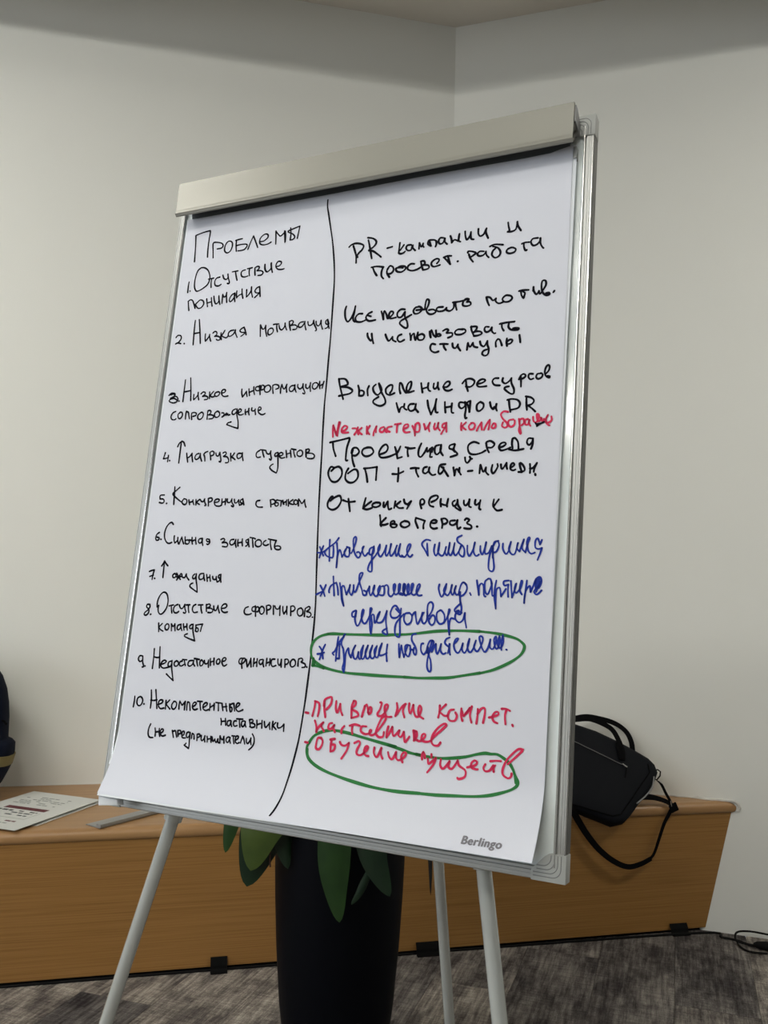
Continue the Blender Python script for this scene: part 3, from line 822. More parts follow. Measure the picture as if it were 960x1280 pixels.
1133,2181 1100,2157 1107,2113 1145,2105 1177,2139 1162,2175 1133,2184
1243,2188 1200,2170 1197,2126 1236,2114 1278,2139
1240,2210 1322,2210
1277,2205 1288,2169 1308,2126
1442,2208 1370,2196 1351,2143 1382,2121 1432,2149 1447,2208* 1448,2164 1477,2130
1455,2238 1547,2229
1502,2226 1508,2190 1531,2133
1584,2224 1562,2193 1573,2143 1608,2146 1625,2190 1593,2225
1639,2220 1654,2178 1698,2181 1714,2232* 1716,2182 1724,2129
1741,2256 1748,2205 1755,2157
1749,2203 1808,2224
1806,2264 1810,2209 1816,2167
1883,2257 1856,2234 1862,2191 1893,2186 1915,2216 1907,2252 1883,2260
1949,2230 1997,2236 2017,2269 1990,2285 1958,2262 1950,2218 1978,2170 2007,2165 2039,2188
@line9c k 2.2
2314,2291 2263,2288 2243,2244 2265,2213 2307,2220 2345,2258 2343,2293 2314,2296* 2292,2240 2307,2153
2367,2280 2380,2225 2393,2179* 2425,2235 2441,2304* 2448,2250 2460,2183
2496,2303 2495,2253 2497,2190
2498,2232 2541,2256
2550,2302 2550,2250 2554,2194
2645,2298 2596,2288 2587,2252 2612,2226 2643,2249 2654,2291* 2651,2249 2671,2197
2710,2316 2708,2267 2706,2211
2710,2250 2757,2270
2763,2315 2766,2271 2763,2221
2843,2315 2798,2308 2787,2258 2815,2211 2870,2229
2893,2318 2899,2265 2928,2232 2950,2282 2950,2317* 2951,2269 2958,2213
3020,2215 3013,2273 3007,2321* 3048,2327 3072,2297 3051,2261 3019,2252
3129,2328 3101,2292 3106,2244 3141,2226 3181,2256 3181,2304 3153,2330 3129,2328
3228,2245 3225,2300 3229,2344
3230,2342 3276,2355 3296,2325 3270,2303 3336,2280 3341,2239 3294,2229
3370,2241 3373,2238
@line10 k 2.2
441,1610 443,1539 437,1453
552,1615 502,1588 494,1521 530,1480 576,1494 601,1552 581,1598 546,1613
630,1513 634,1511
737,1725 759,1594 762,1463
821,1735 852,1602 884,1467
748,1579 809,1577 863,1591
893,1525 963,1553 976,1590 937,1597 904,1570 905,1511 948,1471 1012,1484
1035,1595 1038,1530 1042,1472
1100,1608 1063,1568 1039,1545* 1082,1512 1124,1479
1180,1592 1150,1547 1158,1497 1197,1483 1228,1517 1235,1568 1207,1595 1176,1592
1287,1493 1282,1550 1287,1608* 1321,1568 1341,1555 1387,1610* 1386,1559 1387,1490
1429,1491 1424,1548 1430,1606* 1461,1601 1477,1552 1490,1494
1524,1542 1573,1575 1587,1604 1555,1613 1527,1585 1525,1535 1566,1506 1617,1522
1600,1631 1689,1634
1649,1631 1657,1575 1678,1510
1719,1552 1768,1584 1781,1618 1745,1620 1714,1587 1716,1537 1761,1513 1811,1531
1828,1617 1831,1575 1830,1523
1833,1561 1897,1602
1901,1624 1905,1574 1908,1530
1927,1640 2023,1638
1971,1636 1978,1588 1986,1531
2036,1635 2048,1587 2064,1537
2057,1587 2124,1600
2101,1640 2112,1592 2129,1538
2167,1639 2175,1583 2189,1532* 2210,1538 2217,1580 2190,1599 2175,1583
2170,1618 2204,1645 2238,1652* 2248,1604 2265,1549
2280,1592 2319,1623 2340,1656 2305,1664 2283,1634 2285,1579 2329,1548 2401,1578
@line10b k 2.2
2045,1425 2059,1385 2061,1339
2054,1384 2135,1399
2122,1432 2128,1391 2140,1341
2211,1412 2169,1402 2161,1359 2187,1334 2217,1364 2223,1407* 2225,1372 2244,1332
2313,1415 2279,1412 2267,1376 2289,1341 2333,1354
2314,1445 2418,1449
2360,1444 2366,1399 2383,1338
2447,1427 2409,1417 2403,1375 2429,1346 2458,1380 2464,1422* 2464,1387 2483,1348
2556,1362 2542,1408 2528,1451* 2577,1459 2592,1433 2558,1410 2618,1402 2627,1368 2583,1350 2545,1360
2653,1453 2660,1399 2663,1348
2660,1395 2716,1417
2738,1460 2741,1413 2745,1359
2778,1450 2789,1397 2809,1372 2848,1416 2865,1445* 2866,1404 2880,1353
2916,1463 2914,1409 2916,1351
2966,1454 2944,1432 2923,1403* 2950,1385 2980,1361
2995,1450 2996,1403 3015,1384 3061,1402 3097,1443* 3099,1399 3102,1347
@line10c k 2.2
806,1234 782,1173 780,1101 817,1047 883,1046
897,1184 912,1128 918,1071
912,1128 984,1142
977,1185 981,1127 1003,1076
1007,1116 1048,1148 1052,1177 1020,1181 1001,1151 1009,1109 1051,1084 1103,1101
1217,1179 1234,1131 1253,1084
1225,1165 1272,1180 1292,1136 1311,1093
1333,1112 1322,1153 1316,1188* 1361,1193 1375,1158 1342,1141
1400,1118 1432,1143 1434,1185 1404,1182 1395,1146 1413,1098 1468,1097
1515,1186 1482,1169 1481,1119 1510,1108 1536,1146 1538,1181* 1544,1076 1555,1007 1557,960* 1504,981 1467,998* 1487,1014 1496,1026
1574,1100 1575,1149 1580,1171* 1609,1160 1623,1098
1676,1082 1670,1131 1665,1165* 1704,1176 1720,1150 1685,1125
1742,1159 1745,1110 1767,1087 1799,1130 1804,1158* 1802,1116 1818,1078
1843,1155 1854,1121 1856,1079
1854,1118 1913,1134
1909,1161 1914,1127 1925,1084
1930,1156 1941,1123 1958,1097 1982,1134* 1990,1107 2016,1089 2034,1139* 2039,1105 2056,1089
2078,1085 2069,1135 2065,1184* 2093,1145 2120,1140 2131,1183* 2137,1142 2145,1095
2216,1185 2181,1167 2177,1126 2207,1108 2230,1145 2238,1180* 2236,1145 2254,1103
2265,1206 2319,1206
2291,1203 2297,1158 2314,1104
2327,1147 2370,1179 2375,1207 2346,1211 2328,1182 2335,1128 2372,1111 2398,1127
2421,1123 2431,1165 2447,1214* 2472,1176 2494,1116
2512,1193 2518,1146 2545,1128 2580,1180 2585,1207* 2588,1160 2600,1119
2603,1264 2638,1212 2643,1145 2619,1089 2574,1046
@right1 k 3.0
3401,8538 3437,8569 3512,8583 3599,8561 3650,8521 3626,8459 3587,8424 3542,8365
3473,8547 3507,8460 3536,8374 3547,8259
3559,8363 3566,8345
3721,8605 3746,8523 3772,8421 3806,8293
3709,8646 3795,8621 3853,8572 3854,8523 3809,8473 3742,8434 3815,8412 3904,8345 3958,8297
4051,8425 4093,8430 4132,8436
4252,8479 4249,8415 4246,8320* 4275,8300 4323,8309 4348,8329
4320,8436 4291,8393 4265,8357
4437,8419 4378,8420 4360,8375 4392,8338 4440,8339 4459,8400* 4466,8414 4470,8366 4509,8321
4568,8336 4567,8383 4568,8431* 4605,8362 4628,8414* 4628,8374 4645,8353
4709,8441 4705,8394 4755,8355* 4735,8413 4716,8448 4795,8444 4831,8422* 4839,8374 4827,8332
4958,8447 4895,8460 4868,8409 4894,8366 4940,8374 4959,8426 4969,8440* 4970,8386 5006,8346
5048,8467 5067,8417 5076,8357* 5115,8395 5170,8371* 5182,8415 5185,8477* 5179,8416 5185,8368 5210,8352
5270,8503 5279,8431 5306,8368 5348,8421 5359,8481* 5360,8419 5373,8370 5409,8357
5469,8510 5474,8432 5506,8393 5557,8419 5589,8498* 5585,8437 5623,8344
5904,8539 5916,8469 5930,8413 5906,8397* 5967,8392 6023,8421 6038,8528* 6052,8462 6096,8387
@right1b k 3.0
3814,8149 3905,8152 4014,8126* 3991,8068 3994,7988 4031,7939
3840,8137 3871,8069 3915,8005
4083,8088 4080,8024 4127,7951
4084,8080 4120,8130 4170,8107 4184,8050 4147,8008 4098,8006
4222,8069 4284,8100 4365,8088 4377,8047 4316,8008 4242,8026 4222,8077 4286,8079 4335,8069
4515,8107 4459,8115 4414,8082 4418,8034 4484,8005 4562,8014 4615,8038
4615,8132 4634,8059 4658,7993* 4705,7995 4750,8012 4739,8052 4683,8068* 4644,8066 4681,8092 4662,8133 4615,8132
4870,8065 4898,8100 4896,8128 4849,8138 4790,8100 4786,8054 4827,8020 4919,8035
4969,8144 5032,8158 5086,8151
5032,8155 5052,8094 5079,8022* 5030,8081 4980,8135
5186,8053 5192,8052
5352,8135 5378,8070 5422,8011
5335,8161 5333,8184 5394,8175 5455,8143 5427,8117 5384,8092 5362,8088
5573,8149 5514,8158 5479,8124 5503,8090 5562,8090 5597,8122 5603,8144* 5614,8090 5650,8047
5658,8212 5730,8232 5847,8210
5702,8206 5777,8172 5817,8105 5799,8048 5742,8029 5695,8078 5706,8137 5741,8170
5924,8135 5980,8149 6036,8118 6020,8076 5956,8063 5909,8084 5910,8122 5938,8140
6121,8183 6170,8195 6227,8191
6149,8184 6152,8131 6176,8075 6194,8080
6344,8236 6274,8235 6248,8191 6279,8134 6334,8141 6374,8187 6379,8228* 6382,8156 6406,8100 6430,8072
@right2 k 3.0
3452,7569 3437,7499 3454,7385 3502,7320 3563,7389 3595,7481 3605,7556* 3597,7465 3583,7387 3593,7330 3621,7304
3734,7421 3668,7422 3623,7367 3645,7309 3722,7293 3802,7316
3889,7432 3826,7404 3799,7347 3853,7294 3959,7299
3880,7362 3828,7383
4045,7422 4067,7357 4089,7292* 4083,7363 4093,7424 4131,7365 4161,7300 4221,7340 4242,7384 4200,7404 4172,7353 4201,7295 4289,7301
4422,7410 4358,7417 4307,7369 4320,7306 4376,7299 4425,7371* 4432,7293 4473,7212 4485,7134 4446,7123 4361,7193 4373,7238 4449,7276 4532,7316
4672,7420 4594,7421 4559,7371 4586,7325 4648,7330 4694,7379 4664,7420 4632,7432
4605,7378 4738,7374* 4739,7458 4757,7524 4792,7505 4787,7437 4762,7356 4805,7298 4867,7291 4910,7324 4862,7359 4801,7356
5013,7380 4937,7381 4916,7346 4957,7318 5032,7325 5067,7359* 5069,7328 5124,7307 5174,7346 5176,7421
5160,7431 5265,7433 5397,7455
5198,7419 5206,7373 5225,7310
5311,7413 5314,7368 5374,7350 5429,7369 5415,7408 5370,7413* 5397,7448 5352,7461 5317,7427
5654,7446 5672,7385 5701,7321
5654,7451 5705,7440 5751,7390 5793,7415* 5793,7371 5841,7335 5897,7348
5999,7430 5934,7442 5887,7396 5918,7351 5982,7348 6025,7387 6006,7426 5963,7438
6116,7483 6179,7489 6253,7483
6144,7482 6154,7422 6185,7368 6193,7396* 6202,7446 6173,7467
6313,7461 6317,7519* 6324,7460 6364,7404 6396,7451* 6412,7405 6444,7445 6488,7526 6479,7588 6437,7590 6427,7519 6445,7430 6496,7373 6547,7381 6535,7412 6487,7403 6536,7390
6596,7408 6609,7427
@right2b k 3.0
3847,7100 3860,7044 3916,6976 3931,7021* 3918,7088* 3931,7021 3960,6933
4143,7054 4172,6990 4208,6948 4259,7004* 4268,6957 4321,6925
4399,7028 4353,7010 4342,6958 4385,6915 4449,6940
4532,7030 4545,6976 4553,6929* 4559,6989 4595,7024 4607,6969 4627,6922* 4645,6981 4656,7033* 4654,6965 4681,6917 4743,6918 4762,6969 4720,7003 4668,6986
4834,7030 4842,6976 4861,6937* 4851,7005 4863,7049 4899,6970 4940,6936* 4932,7035* 4944,6981 4970,6941 5014,6951 4990,6976 4952,6973
5039,7016 5091,7038 5122,7015 5095,6980 5178,6972 5181,6927 5123,6906
5338,7007 5264,7015 5222,6982 5239,6944 5314,6936 5378,6966 5368,7004 5323,7016
5461,7039 5465,6987 5507,6894* 5565,6896 5622,6920 5591,6952 5532,6958 5496,6947* 5531,6980 5542,7023 5498,7035 5452,7030
5717,7005 5666,7010 5655,6967 5686,6932 5735,6952 5758,6993* 5761,6942 5795,6902 5816,6904
5870,7032 5971,7043 6081,7046
5901,7029 5904,6978 5933,6927
6000,7026 5996,6975 6041,6930 6132,6918 6145,6943 6089,6951 6054,6940 6118,6934
6014,7043 6077,7042
@right2c k 3.0
4940,6824 4886,6837 4863,6787 4887,6732 4942,6705 4994,6715
5009,6822 5061,6820 5129,6811
5066,6817 5072,6774 5106,6724
5196,6815 5207,6762 5246,6740 5279,6792* 5282,6755 5323,6695
5418,6698 5421,6756 5426,6800* 5459,6738 5499,6793* 5517,6740 5569,6720
5600,6805 5618,6752 5663,6726 5695,6774 5708,6802* 5712,6743 5734,6683 5727,6612 5685,6589 5643,6619 5659,6661 5709,6678
5835,6706 5828,6775 5857,6816* 5886,6799 5919,6716
5984,6811 5980,6761 5991,6702* 5987,6760 6035,6791 6064,6774 6038,6734 5996,6730
6157,6844 6167,6785 6175,6736
@right3 k 3.0
3443,6429 3471,6319 3545,6111
3443,6429 3543,6421 3595,6363 3586,6326 3481,6303 3606,6286 3685,6234 3649,6191 3552,6175 3470,6165
3772,6304 3795,6234 3800,6146* 3865,6146 3876,6198 3833,6224 3794,6211
3949,6281 3930,6224 3946,6139
4059,6298 4018,6256 4038,6187 4098,6137 4150,6179 4154,6224 4106,6310* 4158,6178 4223,6069 4229,6001 4153,5969 4054,6013 4042,6059 4117,6106
4294,6154 4322,6197 4324,6264 4276,6267 4225,6218 4239,6150 4297,6124 4365,6146
4460,6135 4438,6203 4438,6293 4472,6268 4501,6199 4548,6136 4601,6191 4619,6264 4608,6302 4564,6268 4547,6195 4575,6142 4666,6157
4767,6265 4782,6193 4798,6126
4786,6178 4860,6195
4878,6257 4875,6194 4894,6148 4917,6137
4962,6246 4959,6188 4983,6164 5018,6198 5021,6256* 5022,6198 5043,6152
5101,6185 5160,6180 5201,6221 5184,6258 5140,6247 5107,6191 5134,6139 5186,6123 5237,6139
5385,6214 5432,6268 5504,6273 5557,6237 5546,6188 5498,6156 5439,6167
5433,6254 5446,6174 5473,6097
5603,6191 5667,6200 5715,6232 5678,6254 5629,6239 5596,6191 5627,6149 5734,6150
5897,6251 5841,6251 5815,6211 5847,6159 5922,6146
5961,6246 5956,6200 6000,6168 6054,6200 6079,6237* 6083,6169 6122,6082 6119,6020 6071,6023 5990,6092 6010,6118 6051,6122
6184,6211 6209,6265 6249,6283 6275,6253 6239,6221 6205,6216
6207,6244 6214,6173 6217,6106
6372,6273 6324,6277 6313,6236 6342,6199 6382,6209
6480,6271 6433,6268 6418,6228 6444,6198 6490,6215 6505,6255 6480,6278
6541,6259 6580,6298 6594,6352 6576,6382 6546,6356 6531,6288 6549,6231 6591,6203 6603,6220 6569,6229
@right3b k 3.0
4409,5997 4430,5937 4463,5861* 4485,5926 4530,5938 4535,5974* 4535,5916 4578,5884
4681,5965 4620,5962 4597,5912 4636,5865 4695,5884 4712,5963* 4710,5898 4755,5841
4883,6003 4905,5907 4951,5796* 4995,5902 5017,6013* 5009,5915 5020,5828 5051,5819
5146,5964 5152,5892 5165,5812
5159,5884 5247,5893
5251,5936 5249,5857 5257,5807 5283,5798
5441,5931 5367,5943 5356,5893 5395,5855 5443,5888 5440,5945* 5460,5858 5452,5760 5463,5709 5481,5718
5462,5937 5503,5856 5514,5798* 5516,5883 5518,5954* 5483,5942 5451,5887
5656,5931 5615,5891 5620,5820 5657,5804 5704,5843 5707,5900 5663,5931
5798,5922 5808,5865 5838,5828 5865,5847
5798,5915 5816,5858 5846,5814 5879,5847 5891,5888* 5887,5832 5903,5792
6062,5926 6073,5848 6092,5764
6041,5934 6103,5944 6179,5925 6216,5874 6192,5813 6083,5792
6301,5945 6305,5861 6316,5778
6290,5966 6362,5947 6404,5903 6380,5857 6326,5839* 6383,5795 6428,5751
@red1 r 2.8
3425,5718 3426,5634 3435,5543
3426,5710 3469,5617 3491,5563* 3504,5676 3519,5766 3529,5750* 3514,5660 3508,5555
3438,5679 3479,5602
3575,5619 3631,5639 3659,5683 3608,5701 3571,5657 3585,5604 3683,5599
3743,5656 3800,5653 3819,5622 3785,5560
3831,5667 3828,5607 3849,5561
3893,5656 3844,5614* 3871,5582 3908,5558
3974,5674 3980,5614 3985,5562
4021,5679 3988,5614 4025,5553
4090,5535 4093,5586 4126,5666* 4122,5622 4126,5577
4245,5653 4191,5633 4188,5589 4236,5579 4262,5630* 4274,5585 4299,5569
4369,5653 4308,5642 4296,5598 4345,5574
4413,5680 4505,5690
4452,5678 4449,5620 4451,5561
4558,5607 4617,5633 4614,5670 4562,5658 4552,5593 4585,5555 4654,5559
4685,5644 4720,5577 4734,5500* 4727,5591 4729,5664* 4772,5683 4796,5631 4790,5559 4737,5555
4857,5664 4876,5613 4885,5583* 4920,5617 4946,5674* 4928,5617 4948,5551
5021,5662 5010,5613 5027,5576 5062,5603* 5072,5667* 5070,5603 5102,5558
5190,5660 5140,5642 5136,5599 5180,5597* 5190,5660* 5196,5589 5200,5535
5174,5590 5147,5549 5124,5507
5409,5649 5406,5592 5416,5547
5474,5652 5420,5599* 5451,5569 5481,5549
5560,5640 5520,5600 5538,5550 5587,5555 5606,5603 5582,5639 5546,5641
5636,5527 5657,5579 5695,5640* 5698,5591 5709,5535
5737,5533 5774,5615 5813,5669* 5810,5606 5800,5537
5859,5610 5840,5570 5862,5548 5896,5567 5893,5609 5865,5617
6060,5766 6002,5776 5962,5737 5994,5673 6052,5614 6062,5572 6028,5549 5986,5576 5997,5624
6139,5657 6078,5647 6074,5592 6110,5556 6156,5588 6158,5643
6214,5660 6224,5591 6243,5501 6249,5453 6222,5502 6229,5577* 6228,5646 6275,5657 6285,5601 6253,5569
6336,5653 6297,5635 6306,5580 6340,5578 6357,5638* 6352,5598 6375,5556
6405,5677 6412,5622 6446,5599 6477,5645 6479,5700 6454,5715 6456,5660 6479,5611 6517,5643* 6509,5671 6532,5615 6571,5627* 6601,5693* 6577,5640 6593,5585 6651,5615 6648,5670
6551,5641 6594,5571 6628,5549
@red_fix k 2.6
6440,5593 6468,5557 6501,5576 6553,5600
6462,5544 6481,5564 6490,5584
6467,5578 6462,5551
@right4 k 3.0
3398,5462 3540,5486 3700,5516* 3714,5500 3682,5368 3678,5219 3685,5182 3709,5181
3444,5460 3463,5362 3512,5252
3783,5334 3774,5260 3800,5156 3831,5089
3763,5290 3780,5356 3844,5361 3885,5300 3839,5250 3791,5252
4020,5361 3950,5342 3932,5284 3984,5235 4062,5242 4113,5291 4076,5352 4004,5362
4218,5251 4309,5284 4334,5348 4299,5393 4240,5359 4201,5273 4238,5207 4346,5210 4458,5249
4442,5351 4471,5278 4495,5183* 4562,5202
4526,5355 4501,5291 4474,5249
4603,5341 4673,5320 4749,5324
4642,5336 4640,5271 4655,5210
4841,5385 4810,5307 4809,5222 4849,5192 4903,5261 4929,5317* 4940,5259 4974,5300* 4986,5243 4983,5187 5013,5186
4968,5287 5010,5320 5007,5257
5110,5352 5053,5333 5049,5255 5084,5218 5131,5266 5135,5351* 5131,5266 5173,5201
5329,5356 5265,5338 5260,5296 5312,5280* 5336,5349* 5327,5279 5382,5214 5347,5194 5284,5176
5313,5273 5344,5244
5679,5348 5606,5372 5538,5340 5527,5278 5560,5214 5632,5198 5715,5215 5776,5247
5779,5351 5795,5281 5827,5218
5783,5364 5838,5376 5896,5332 5864,5285 5808,5287
5961,5281 6016,5292 6055,5325 6033,5347 5986,5335 5961,5288 5991,5239 6059,5250 6119,5275
6140,5390 6137,5322 6148,5253 6100,5248* 6183,5231 6297,5247
6140,5390 6173,5402 6217,5345 6229,5256
6410,5384 6356,5387 6339,5333 6368,5298 6406,5330 6419,5384* 6418,5309 6397,5246
@right4b k 3.0
3516,5084 3464,5034
3509,5077 3450,5094 3416,5020 3433,4946 3489,4878 3570,4876 3635,4955 3631,5044 3581,5092 3517,5080 3464,5034
3737,5062 3704,4997 3704,4909 3766,4856 3845,4862 3902,4933 3885,5021 3827,5045 3737,4989
3985,5055 4080,5059 4188,5070* 4188,4984 4190,4882
4002,5047 4034,4959 4059,4857
4522,5046 4528,4974 4528,4853
4437,4962 4522,4960 4602,4993
4712,5033 4772,5038 4832,5029
4709,5033 4772,5038 4832,5033
4787,5030 4799,4973 4834,4912
4950,5047 4906,5034 4896,4978 4935,4955 4976,4989 4987,5038* 4984,4982 5032,4932 5083,4937
5127,5027 5124,4971 5148,4942 5183,4969* 5200,5025 5163,5040* 5186,5025
5127,5027 5146,5068 5218,5077
5186,5025 5226,4968 5269,4908
5337,5027 5349,4965 5360,4916* 5369,4985 5389,5005 5421,4963* 5424,5018* 5428,4962 5452,4923
5493,5161 5503,5112 5533,5084 5572,5138 5560,5168
5572,5138 5596,5139
5548,4970 5611,4974
5712,4934 5715,4995 5719,5050* 5743,4994 5767,4953 5798,5013* 5801,4952 5838,4912
5886,5045 5876,4977 5900,4928 5932,4961 5963,5022* 5954,5056
6002,5048 6012,4993 6033,4992 6077,5065* 6079,5025 6091,4984
6148,5002 6187,5035 6165,5062 6139,5036 6136,4982 6171,4961 6204,4974
6253,5053 6270,4992 6293,4937* 6246,4939* 6319,4950 6324,4990 6294,5038 6266,5059
6394,5041 6400,4988 6400,4921
6397,4981 6437,4987 6486,5052* 6457,4986 6450,4933
6470,4906 6475,4890
@right5 k 3.0
3515,4627 3537,4649 3509,4657 3472,4606 3452,4548 3473,4489 3549,4462 3625,4502 3668,4589 3650,4654 3617,4665 3547,4634 3495,4591
3699,4600 3786,4572 3889,4578
3782,4619 3802,4529 3824,4436
4055,4626 4041,4555 4028,4476* 4089,4461 4165,4482
4148,4575 4097,4540 4039,4490
4220,4559 4175,4539 4170,4507 4226,4492 4285,4516 4282,4551 4220,4559
4340,4558 4340,4508 4357,4491 4389,4557 4400,4571* 4409,4507 4428,4458 4465,4471
4517,4570 4511,4520 4506,4478
4593,4568 4551,4534 4530,4513* 4578,4477 4641,4477
4643,4596 4662,4546 4702,4525* 4753,4570* 4725,4518 4699,4465
4886,4544 4896,4509 4914,4468
4890,4530 4890,4578 4918,4599 4950,4570 4943,4529 4903,4518
5054,4555 5117,4582 5146,4623 5112,4644 5041,4618 5017,4556 5035,4507 5088,4488
5188,4595 5185,4547 5196,4491
5196,4526 5274,4511 5292,4593* 5279,4538 5285,4490
5391,4571 5357,4544 5375,4496 5409,4509 5428,4550 5426,4580* 5438,4509 5484,4447 5471,4434 5405,4475
5518,4569 5522,4522 5551,4501 5590,4548 5595,4582* 5592,4521 5597,4487 5623,4477
5679,4574 5675,4526 5698,4506 5744,4546 5749,4570* 5739,4505 5738,4458 5757,4445
5935,4577 5927,4517 5933,4483
6000,4576 5959,4516 5934,4476* 5984,4429 6051,4438
@right5b k 3.0
4298,4378 4312,4311 4318,4247* 4330,4226
4393,4338 4344,4289 4318,4247* 4372,4240 4431,4257
4470,4240 4474,4282 4518,4296 4529,4261 4470,4247 4496,4209 4549,4209 4568,4240 4522,4254
4676,4295 4626,4267 4633,4226 4691,4205 4755,4239 4737,4281 4676,4295
4847,4333 4839,4294 4884,4198
4843,4336 4919,4315 4979,4294* 4961,4239 4965,4191
5083,4266 5134,4266 5150,4293 5109,4307 5067,4280 5065,4218 5111,4187 5161,4195
5232,4197 5235,4252 5216,4320* 5266,4327 5304,4292 5285,4258 5243,4249
5410,4299 5347,4292 5342,4251 5386,4235 5434,4265 5445,4303* 5443,4238 5460,4184 5494,4204
5550,4305 5570,4325 5613,4305 5581,4262 5639,4231 5648,4197 5614,4186 5547,4194
5723,4217 5729,4214
@blue1 b 2.5
3372,3841 3436,3846 3483,3868
3451,3939 3426,3867 3404,3769
3395,3924 3426,3867 3466,3799
3546,4029 3553,3883 3570,3726
3688,4055 3631,3983 3534,3911 3484,3853 3522,3797 3613,3776 3621,3855 3612,3940
3663,3983 3684,3856 3690,3728 3691,3636* 3692,3785 3713,3884 3740,3856 3763,3786
3763,3786 3797,3843 3822,3907* 3795,3857 3817,3800 3872,3801 3873,3914* 3827,3928
3873,3914 3874,3858 3907,3844 3950,3957 3965,4042 3947,4073 3920,4028 3942,3887 3980,3810 4022,3778 4050,3818 4022,3859 3992,3852
4050,3818 4080,3902 4092,3937* 4071,3916 4086,3846 4121,3804 4163,3847
4239,3931 4188,3903 4187,3833 4226,3827 4255,3876 4246,3939* 4228,3806 4241,3667 4240,3591 4185,3611 4207,3708 4288,3821
4288,3821 4333,3904 4335,3967* 4311,3904 4333,3821 4366,3801 4405,3864 4435,3954* 4428,3864 4448,3809 4487,3878 4504,3975* 4496,3865 4516,3810 4557,3852 4593,3955* 4577,3879 4598,3811 4629,3880 4643,3976* 4622,3880 4650,3811 4695,3805
4679,3819 4725,3799 4770,3881 4797,3964 4770,3970 4746,3909 4759,3840 4799,3800 4833,3830
5080,4027 5014,4036 4960,3979 5010,3898 5059,3820* 5046,3898 5035,3986
5149,3973 5141,3885 5174,3821 5205,3886 5211,3997* 5198,3886 5231,3833 5274,3826 5298,3887 5311,3941* 5302,3874 5330,3827 5352,3914 5358,3998* 5347,3888 5380,3828 5411,3888 5428,3996* 5418,3888 5450,3829 5489,3876 5525,3956
5523,4097 5462,4063 5473,4009 5546,3956 5572,3890 5563,3817 5520,3830 5496,3876 5518,3956
5608,3963 5614,3877 5645,3825 5688,3904 5709,4004* 5696,3891 5735,3826 5775,3846
5788,3958 5792,3892 5822,3847 5845,3919 5863,4009* 5852,3919 5863,3854 5903,3867
6028,4026 5975,4012 5959,3947 5963,3881 6010,3888 6041,3973 6019,4026* 5983,3999 5924,3848 5915,3671 5965,3627 5989,3673 5976,3777 5944,3960* 5909,3867
5960,3933 5967,3803
6091,3993 6095,3922 6139,3857 6176,3909 6196,4014* 6175,3922 6212,3858 6258,3865 6290,4001* 6280,3936 6315,3892* 6366,4047* 6346,3937 6395,3880* 6421,4002 6444,4067 6424,4073 6408,4002 6433,3899 6474,3864 6518,3881
6601,4042 6578,3984* 6548,4061 6517,4029 6521,3945 6568,3926 6606,3939* 6584,3863 6555,3786
@blue2 b 2.5
3413,3249 3474,3279 3512,3294
3550,3386 3519,3308 3479,3230
3463,3377 3511,3308 3551,3229
3657,3509 3676,3376 3696,3244
3698,3418 3631,3375 3607,3304 3617,3283
3713,3426 3741,3350 3758,3255
3769,3420 3796,3309 3824,3185 3861,3104* 3817,3255 3806,3365 3836,3380 3866,3312 3887,3264* 3924,3355 3931,3397* 3928,3313 3965,3257 3989,3329 3987,3398
3989,3329 4022,3302 4064,3428 4101,3526 4112,3568 4068,3553 4069,3456 4120,3333 4149,3265 4194,3273 4191,3308 4151,3327
4192,3294 4224,3364 4229,3384* 4236,3309 4264,3262 4301,3352 4304,3400* 4286,3345 4308,3277 4355,3258 4397,3369 4387,3396* 4362,3340 4383,3280 4451,3275 4460,3343 4447,3397 4418,3390
4448,3390 4491,3412 4517,3372 4524,3291 4564,3258 4604,3307 4617,3415 4594,3422 4594,3347 4628,3287 4677,3323 4690,3424 4668,3424 4669,3336 4702,3290 4750,3325 4756,3433 4735,3425 4738,3338 4768,3285
4708,3310 4739,3284 4766,3406 4749,3433 4731,3378 4751,3311 4783,3279 4823,3327 4815,3428 4800,3427 4795,3353 4819,3293 4860,3328 4880,3429 4858,3436 4853,3355 4877,3295 4927,3304 4976,3412 4967,3438 4940,3411 4932,3330 4965,3285 5012,3290
5253,3439 5247,3380 5293,3276 5336,3356 5351,3449* 5322,3356 5376,3298 5413,3358 5429,3438* 5420,3359 5452,3307 5485,3426* 5469,3360 5507,3309 5546,3349
5629,3443 5593,3475 5560,3454 5532,3349 5550,3297 5603,3318 5640,3391 5622,3456 5586,3475
5553,3349 5551,3284 5564,3194
5549,3310 5561,3232 5581,3142 5573,3058 5517,3075 5490,3119 5557,3193
5684,3341 5700,3312
5769,3506 5785,3421 5806,3318* 5802,3422 5833,3468 5862,3437 5876,3321 5897,3302
5917,3529 5879,3489 5886,3373 5929,3335 5974,3465* 5950,3529 5917,3531
5966,3491 5979,3388 5990,3312 6016,3325
6032,3512 6018,3415 6019,3287 6044,3150* 6034,3313 6039,3396 6077,3423 6093,3379 6103,3315
6104,3309 6164,3407
6198,3516 6132,3502 6142,3451 6194,3465* 6191,3395 6199,3308
6224,3511 6237,3396 6249,3301* 6282,3410 6298,3481
6292,3474 6276,3410 6298,3360 6348,3412 6375,3502 6361,3520 6346,3450 6349,3387 6377,3343
6433,3522 6425,3427 6417,3326 6411,3237* 6416,3351 6444,3427 6475,3454 6485,3391
6485,3378 6514,3442 6548,3544 6598,3571 6619,3521 6592,3432 6547,3437 6548,3544* 6553,3431 6530,3380 6570,3349 6625,3401
6573,3545 6573,3431
6592,3558 6585,3444
6613,3520 6556,3380
@blue3 b 2.5
